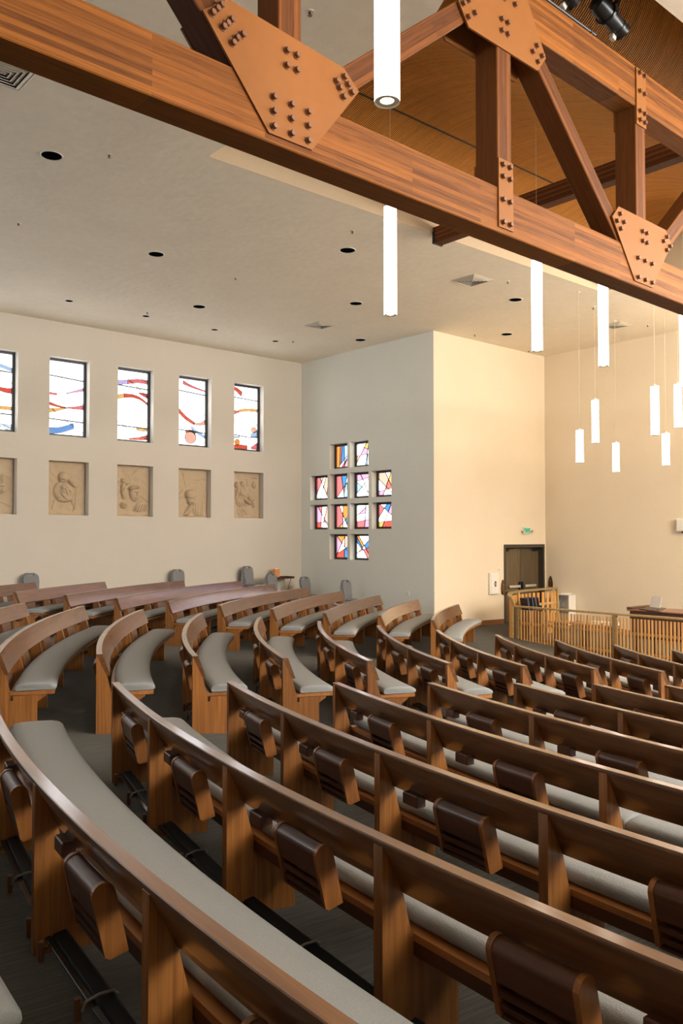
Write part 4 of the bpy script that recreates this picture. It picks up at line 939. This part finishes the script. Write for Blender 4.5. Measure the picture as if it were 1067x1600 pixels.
for i, k in enumerate(range(-1, 11)):
    nb = 4 if k <= 2 else (3 if k < 10 else 2)
    make_pew(k, 139.2, 156.2 if k < 10 else 153.0, nb, M_LAB[i], GM, cushions=2 if k >= 3 else 1)
L_LAB = {6: 'rightmost pew of the far block, by the corner of the cream wall', 5: 'second pew from the right in the far block, below the cross window', 4: 'third pew from the right in the far block, behind it one grey chair',
         3: 'fourth pew from the right in the far block, orange brown back', 2: 'fifth pew from the right in the far block, reaching to the tray table', 1: 'sixth pew from the right in the far block, with the tall chair stack behind', 0: 'seventh pew from the right in the far block, pinkish sheen on its back',
         -1: 'third pew from the left in the far block, ending at the middle chair stack', -2: 'second pew from the left in the far block, long pale back', -3: 'leftmost pew of the far block, beside the first chair stack'}
for k in range(6, -4, -1):
    a1 = 132.3 if k >= 5 else 133.9
    if k == -3: a1 = 134.2
    a0 = {6: 115.9, 5: 115.8, 4: 115.5, 3: 115.5, 2: 115.1, 1: 114.9, 0: 115.0, -1: 118.4, -2: 123.8, -3: 127.2}[k]
    make_pew(k, a0, a1, 4 if a1 - a0 > 14 else (2 if a1 - a0 < 8 else 3), L_LAB[k], GL)

# ------------------------------------------------------------------ stacking chairs, tray table
def chair_parts():
    back = []
    w0, w1 = 0.165, 0.187
    outer = [(-w0, 0.43), (w0, 0.43), (w1, 0.70), (w1 - 0.01, 0.80), (w1 - 0.06, 0.865), (w1 - 0.12, 0.885), (-w1 + 0.12, 0.885), (-w1 + 0.06, 0.865), (-w1 + 0.01, 0.80), (-w1, 0.70)]
    ang = Matrix.Rotation(RAD(-9), 4, 'X')
    T = Matrix.Translation((0, 0.20, 0.45)) @ ang @ Matrix.Translation((0, 0, -0.45))
    mb = MB()
    low = [(-w0, 0.43), (w0, 0.43), (w1, 0.70), (w1 - 0.005, 0.80), (w1 - 0.02, 0.835), (-w1 + 0.02, 0.835), (-w1 + 0.005, 0.80), (-w1, 0.70)]
    mb.prism(low, 'y', -0.03, 0.03, T)
    mb.prism([(w1 - 0.02, 0.835), (w1 - 0.06, 0.872), (0.075, 0.872), (0.06, 0.835)], 'y', -0.03, 0.03, T); mb.prism([(-w1 + 0.02, 0.835), (-0.06, 0.835), (-0.075, 0.872), (-w1 + 0.06, 0.872)], 'y', -0.03, 0.03, T)
    mb.prism([(-w1 + 0.06, 0.872), (0 - 0.075, 0.872), (0.075, 0.872), (w1 - 0.06, 0.872), (w1 - 0.10, 0.888), (-w1 + 0.10, 0.888)], 'y', -0.03, 0.03, T)
    backm = mb.mesh('backrest', M['chair_fabric'])
    seat = MB().bbox((-0.175, -0.19, 0.32), (0.175, 0.16, 0.39), 0.02).mesh('seat', M['chair_fabric'])
    fr = [T @ Vector((sx, 0.036, z)) for sx, z in ((-w0, 0.40), (-w1 - 0.008, 0.70), (-w1 - 0.004, 0.80), (-w1 + 0.055, 0.882), (-w1 + 0.10, 0.897), (w1 - 0.10, 0.897), (w1 - 0.055, 0.882), (w1 + 0.004, 0.80), (w1 + 0.008, 0.70), (w0, 0.40))]
    frame = MB().tube(fr, 0.011, 8).mesh('back_frame', M['satin'], smooth=60)
    legs = [MB().tube([(sx * 0.17, sy * 0.15, 0.35), (sx * 0.185, sy * 0.22, 0.0)], 0.011, 8).mesh('leg', M['satin'], smooth=60) for sx in (-1, 1) for sy in (-1, 1)]
    return backm, seat, frame, legs
CB, CS, CF, CLG = chair_parts()
def chair(x, y, z, rz, label, group):
    r = thing('stacking_chair', label, 'chair', (x, y, z), rz, group)
    put('backrest', CB, r); put('seat', CS, r); put('back_frame', CF, r)
    for m_ in CLG: put('leg', m_, r)
def stack(x, y, rz, n, where, group):
    z = floor_at(x, y)
    for i in range(n):
        if n == 1: lb = 'single grey stacking chair ' + where
        else: lb = 'grey stacking chair ' + where + ', ' + ('topmost of its stack' if i == n - 1 else ('bottom of its stack' if i == 0 else ('second' if i == 1 else 'third') + ' from below'))
        chair(x + 0.012 * i * math.sin(rz), y - 0.012 * i * math.cos(rz), z + 0.085 * i, rz, lb, group)
stack(7.62, 19.62, RAD(2), 2, 'by the left wall at the far left', 'chairs stacked along the left wall')
stack(11.55, 19.62, RAD(4), 3, 'by the wall below the fourth relief', 'chairs stacked along the left wall')
stack(13.80, 19.60, RAD(12), 4, 'below the last relief', 'chairs stacked along the left wall')
stack(14.28, 19.12, RAD(6), 2, 'in front of the tray table', 'chairs stacked along the left wall')
stack(15.28, 18.85, RAD(6), 1, 'in the corner under the cross window', 'chairs along the cross window wall')
stack(15.28, 17.05, RAD(10), 2, 'against the cross window wall, right of the corner', 'chairs along the cross window wall')
tb = thing('tray_table', 'dark tray table on crossed brass legs in the corner', 'table', (14.86, 19.74, floor_at(14.86, 19.74)))
zt = 0.80
MB().bbox((-0.36, -0.20, zt - 0.025), (0.36, 0.20, zt), 0.006).build('tray_top', M['tray'], tb)
MB().box((-0.36, -0.20, zt), (0.36, -0.185, zt + 0.035)).box((-0.36, 0.185, zt), (0.36, 0.20, zt + 0.035)).box((-0.36, -0.185, zt), (-0.345, 0.185, zt + 0.035)).box((0.345, -0.185, zt), (0.36, 0.185, zt + 0.035)).build('tray_rim', M['tray'], tb)
for sx in (-0.24, 0.24):
    for s in (-1, 1): MB().tube([(sx + 0.012 * s, -0.17 * s, zt - 0.03), (sx + 0.012 * s, 0.17 * s, 0.0)], 0.010, 8).build('leg', M['brass'], tb)
bx = thing('tissue_box', 'small orange patterned box standing on the tray table', 'box', (14.70, 19.74, floor_at(14.86, 19.74) + 0.80))
MB().bbox((-0.09, -0.06, 0), (0.09, 0.06, 0.25), 0.006).build('carton', M['orange_box'], bx)
MB().bbox((-0.05, -0.03, 0.25), (0.05, 0.03, 0.28), 0.01).build('tissue', M['paper'], bx)

# ------------------------------------------------------------------ slatted choir screen
SX = 16.85; SY0, SY1 = 5.2, 12.78
sc_ = thing('slatted_screen', 'long screen of upright pale wooden slats in front of the music area', 'screen', (SX, SY1, floor_at(SX, SY1)))
zt = -1.685 - floor_at(SX, SY1); zb0 = -0.17
L_ = SY1 - SY0
MB().bbox((-0.045, -L_, zt - 0.045), (0.045, 0.04, zt), 0.006).build('top_rail', M['screen_rail'], sc_)
slm = MB().bbox((-0.014, -0.0185, 0), (0.014, 0.0185, 0.93), 0.003).mesh('slat', M['screen'])
k = 0; yy = -0.12
posts = [0.0, -2.62, -5.2]
while yy > -L_ + 0.05:
    if all(abs(yy - p) > 0.07 for p in posts): put('slat', slm, sc_, (-0.028, yy, zt - 0.092 - 0.93))
    yy -= 0.083
for p in posts: MB().bbox((-0.05, p - 0.045, zb0), (0.05, p + 0.045, zt - 0.046), 0.005).build('post', M['screen_rail'], sc_)
for z in (zt - 0.42, zt - 0.85): MB().bbox((-0.012, -L_, z - 0.03), (0.02, -0.05, z + 0.03), 0.003).build('cross_rail', M['screen'], sc_)
sd = thing('side_screen', 'curving end screen with honey coloured boards beside the double door', 'screen', (16.85, 12.88, floor_at(17.6, 12.9)))
zf = floor_at(17.6, 12.9)
path = smooth_curve([(0.0, 0.0), (-0.02, 0.12), (0.20, 0.20), (1.0, 0.22), (2.05, 0.20)], 5)
tops = []
for i, p in enumerate(path):
    t = i / (len(path) - 1); z = -1.66 + (0.33 * (1 - math.exp(-t * 4.5)) / (1 - math.exp(-4.5))); tops.append(z - zf)
def sweep(hw, z0f, z1f, name, mat):
    vs = []; n = len(path)
    for i, p in enumerate(path):
        a = Vector(path[max(i - 1, 0)]); b = Vector(path[min(i + 1, n - 1)]); d = (b - a).normalized(); q = Vector((-d.y, d.x)) * hw; p = Vector(p)
        for s, zf_ in ((1, z0f), (-1, z0f), (-1, z1f), (1, z1f)): vs.append((p.x + s * q.x, p.y + s * q.y, zf_(i)))
    fs = [(i * 4 + j, i * 4 + (j + 1) % 4, i * 4 + 4 + (j + 1) % 4, i * 4 + 4 + j) for i in range(n - 1) for j in range(4)] + [(0, 1, 2, 3), tuple(range(4 * n - 4, 4 * n))]
    return MB().add(vs, fs).build(name, mat, sd)
sweep(0.05, lambda i: tops[i] - 0.045, lambda i: tops[i], 'top_rail', M['screen_rail'])
sweep(0.018, lambda i: tops[i] - 0.43, lambda i: tops[i] - 0.37, 'middle_rail', M['screen_rail'])
def along(t):
    f_ = t * (len(path) - 1); i = min(int(f_), len(path) - 2); u = f_ - i; a, b = Vector(path[i]), Vector(path[i + 1]); d = (b - a).normalized()
    return a + (b - a) * u, math.atan2(d.y, d.x), tops[i] + (tops[i + 1] - tops[i]) * u
NB = 24
for j in range(NB):
    p, an, zt_ = along((j + 0.5) / NB)
    if j in (0,): continue
    MB().bbox((-0.049, 0.0, -0.30), (0.049, 0.014, zt_ - 0.10), 0.003).build('board', M['panel'], sd, loc=(p.x, p.y, 0), rz=an)
for t in (0.08, 0.58, 1.0):
    p, an, zt_ = along(t)
    MB().bbox((-0.03, -0.045, -0.30), (0.03, 0.03, zt_ - 0.046), 0.004).build('post', M['screen_rail'], sd, loc=(p.x, p.y, 0), rz=an)
# music folders leaning in the corner, on a low stand
st = thing('folder_stand', 'low dark stand holding leaning music folders inside the screen corner', 'stand', (17.30, 12.72, floor_at(17.35, 12.45)))
MB().bbox((-0.30, -0.14, 0.70), (0.32, 0.14, 0.73), 0.004).build('shelf', M['piano_dark'], st)
for sx in (-0.27, 0.29): MB().bbox((sx - 0.02, -0.13, 0), (sx + 0.02, 0.13, 0.70), 0.004).build('leg', M['piano_dark'], st)
for j in range(9):
    x = 17.06 + j * 0.058; zz = floor_at(17.35, 12.45) + 0.732
    col = M['folder_grey'] if j in (1, 4, 6) else M['folder']
    o = MB().bbox((-0.006, -0.115, 0), (0.006, 0.115, 0.30), 0.002).build('music_folder', col, None, loc=(x, 12.72 + 0.01 * (j % 3), zz)); o.rotation_euler = (0, RAD(-13 + 2 * (j % 4)), RAD(-8 + 5 * (j % 3)))
    tag(o, NTH(j) + ' music folder from the left leaning in the row inside the screen corner, ' + ('grey' if col is M['folder_grey'] else 'black'), 'folder', 'music folders in the screen corner')

# ------------------------------------------------------------------ bookcase, piano, bench, papers
bc = thing('bookcase', 'low white bookcase with open shelves against the right wall', 'bookcase', (20.42, 13.88, floor_at(20.33, 13.83)))
hb = -1.62 - floor_at(20.33, 13.83)
MB().bbox((-0.17, -0.26, hb - 0.025), (0.17, 0.26, hb), 0.004).build('top', M['white_paint'], bc)
MB().box((-0.165, -0.26, 0), (0.165, -0.235, hb - 0.026)).build('side_panel', M['white_paint'], bc); MB().box((-0.165, 0.235, 0), (0.165, 0.26, hb - 0.026)).build('side_panel', M['white_paint'], bc)
MB().box((0.15, -0.234, 0), (0.165, 0.234, hb - 0.026)).build('back_panel', M['grille'], bc)
for z in (0.06, 0.40): MB().box((-0.16, -0.234, z), (0.149, 0.234, z + 0.022)).build('shelf', M['white_paint'], bc)
for j in range(3):
    o = MB().bbox((-0.11, -0.15, 0), (0.11, 0.15, 0.008), 0.001).build('paper_sheet', M['paper'], None, loc=(20.40 + 0.02 * j, 13.90 - 0.04 * j, -1.62 + 0.0085 * j), rz=0.3 * j)
    tag(o, ['bottom', 'middle', 'top'][j] + ' white sheet lying on the low bookcase', 'paper', 'sheets on the bookcase')
pz = floor_at(17.6, 9.0); ph = -1.635 - pz
pn = thing('piano', 'reddish brown piano with flat lid behind the slatted screen', 'piano', (17.75, 9.1, pz))
MB().bbox((-0.30, -1.25, 0.55), (0.55, 1.05, ph - 0.035), 0.008).build('case', M['piano_dark'], pn)
MB().bbox((-0.34, -1.30, ph - 0.034), (0.58, 1.10, ph), 0.008).build('lid', M['piano'], pn)
MB().bbox((-0.34, 0.98, ph), (0.58, 1.10, ph + 0.05), 0.006).build('end_block', M['piano_dark'], pn)
for sx in (-0.22, 0.45):
    for sy in (-1.1, 0.9): MB().lathe([(0.03, 0.0), (0.045, 0.1), (0.05, 0.5), (0.06, 0.552)], 12, Matrix.Translation((sx, sy, 0))).build('leg', M['piano_dark'], pn, smooth=40)
MB().bbox((-0.25, -1.1, 0.50), (0.5, 0.9, 0.552), 0.004).build('keybed', M['piano_dark'], pn)
mt = thing('music_desk', 'tilted dark music desk on the piano lid', 'music stand', (17.55, 9.62, -1.612), RAD(-25))
T = Matrix.Rotation(RAD(-12), 4, 'Y')
MB().bbox((-0.17, -0.30, 0.012), (0.10, 0.30, 0.034), 0.004, T).build('ledge', M['piano_dark'], mt)
MB().box((-0.10, -0.26, 0), (0.06, -0.24, 0.03)).box((-0.10, 0.24, 0), (0.06, 0.26, 0.03)).build('foot', M['piano_dark'], mt)
sh_ = MB().bbox((-0.002, -0.17, 0), (0.002, 0.19, 0.26), 0.0008).build('sheet_music', M['paper'], None, loc=(17.585, 9.61, -1.575)); sh_.rotation_euler = (0, RAD(14), RAD(-25))
tag(sh_, 'white music sheet standing on the tilted desk of the piano', 'sheet music')
bn = thing('bench', 'wooden bench with papers behind the slatted screen', 'bench', (17.35, 11.25, floor_at(17.35, 10.6)))
MB().bbox((-0.18, -0.85, 0.62), (0.18, 0.9, 0.66), 0.005).build('seat', M['seat_wood'], bn)
for sy in (-0.75, 0.0, 0.75): MB().bbox((-0.15, sy - 0.03, 0), (0.15, sy + 0.03, 0.62), 0.004).build('leg', M['piano_dark'], bn)
for j in range(4):
    o = MB().bbox((-0.11, -0.15, 0), (0.11, 0.15, 0.035), 0.002).build('paper_stack', M['paper'], None, loc=(17.35, 10.56 + 0.34 * (j % 2), floor_at(17.35, 10.6) + 0.66 + 0.0355 * (j // 2)), rz=0.06 * j)
    tag(o, ['lower right', 'lower left', 'upper right', 'upper left'][j] + ' white paper pile on the bench behind the screen', 'papers', 'paper piles on the bench')

# ------------------------------------------------------------------ lift everything so the sanctuary floor is near zero
for o in list(COL.objects):
    if o.parent is None: o.location.z += ZO
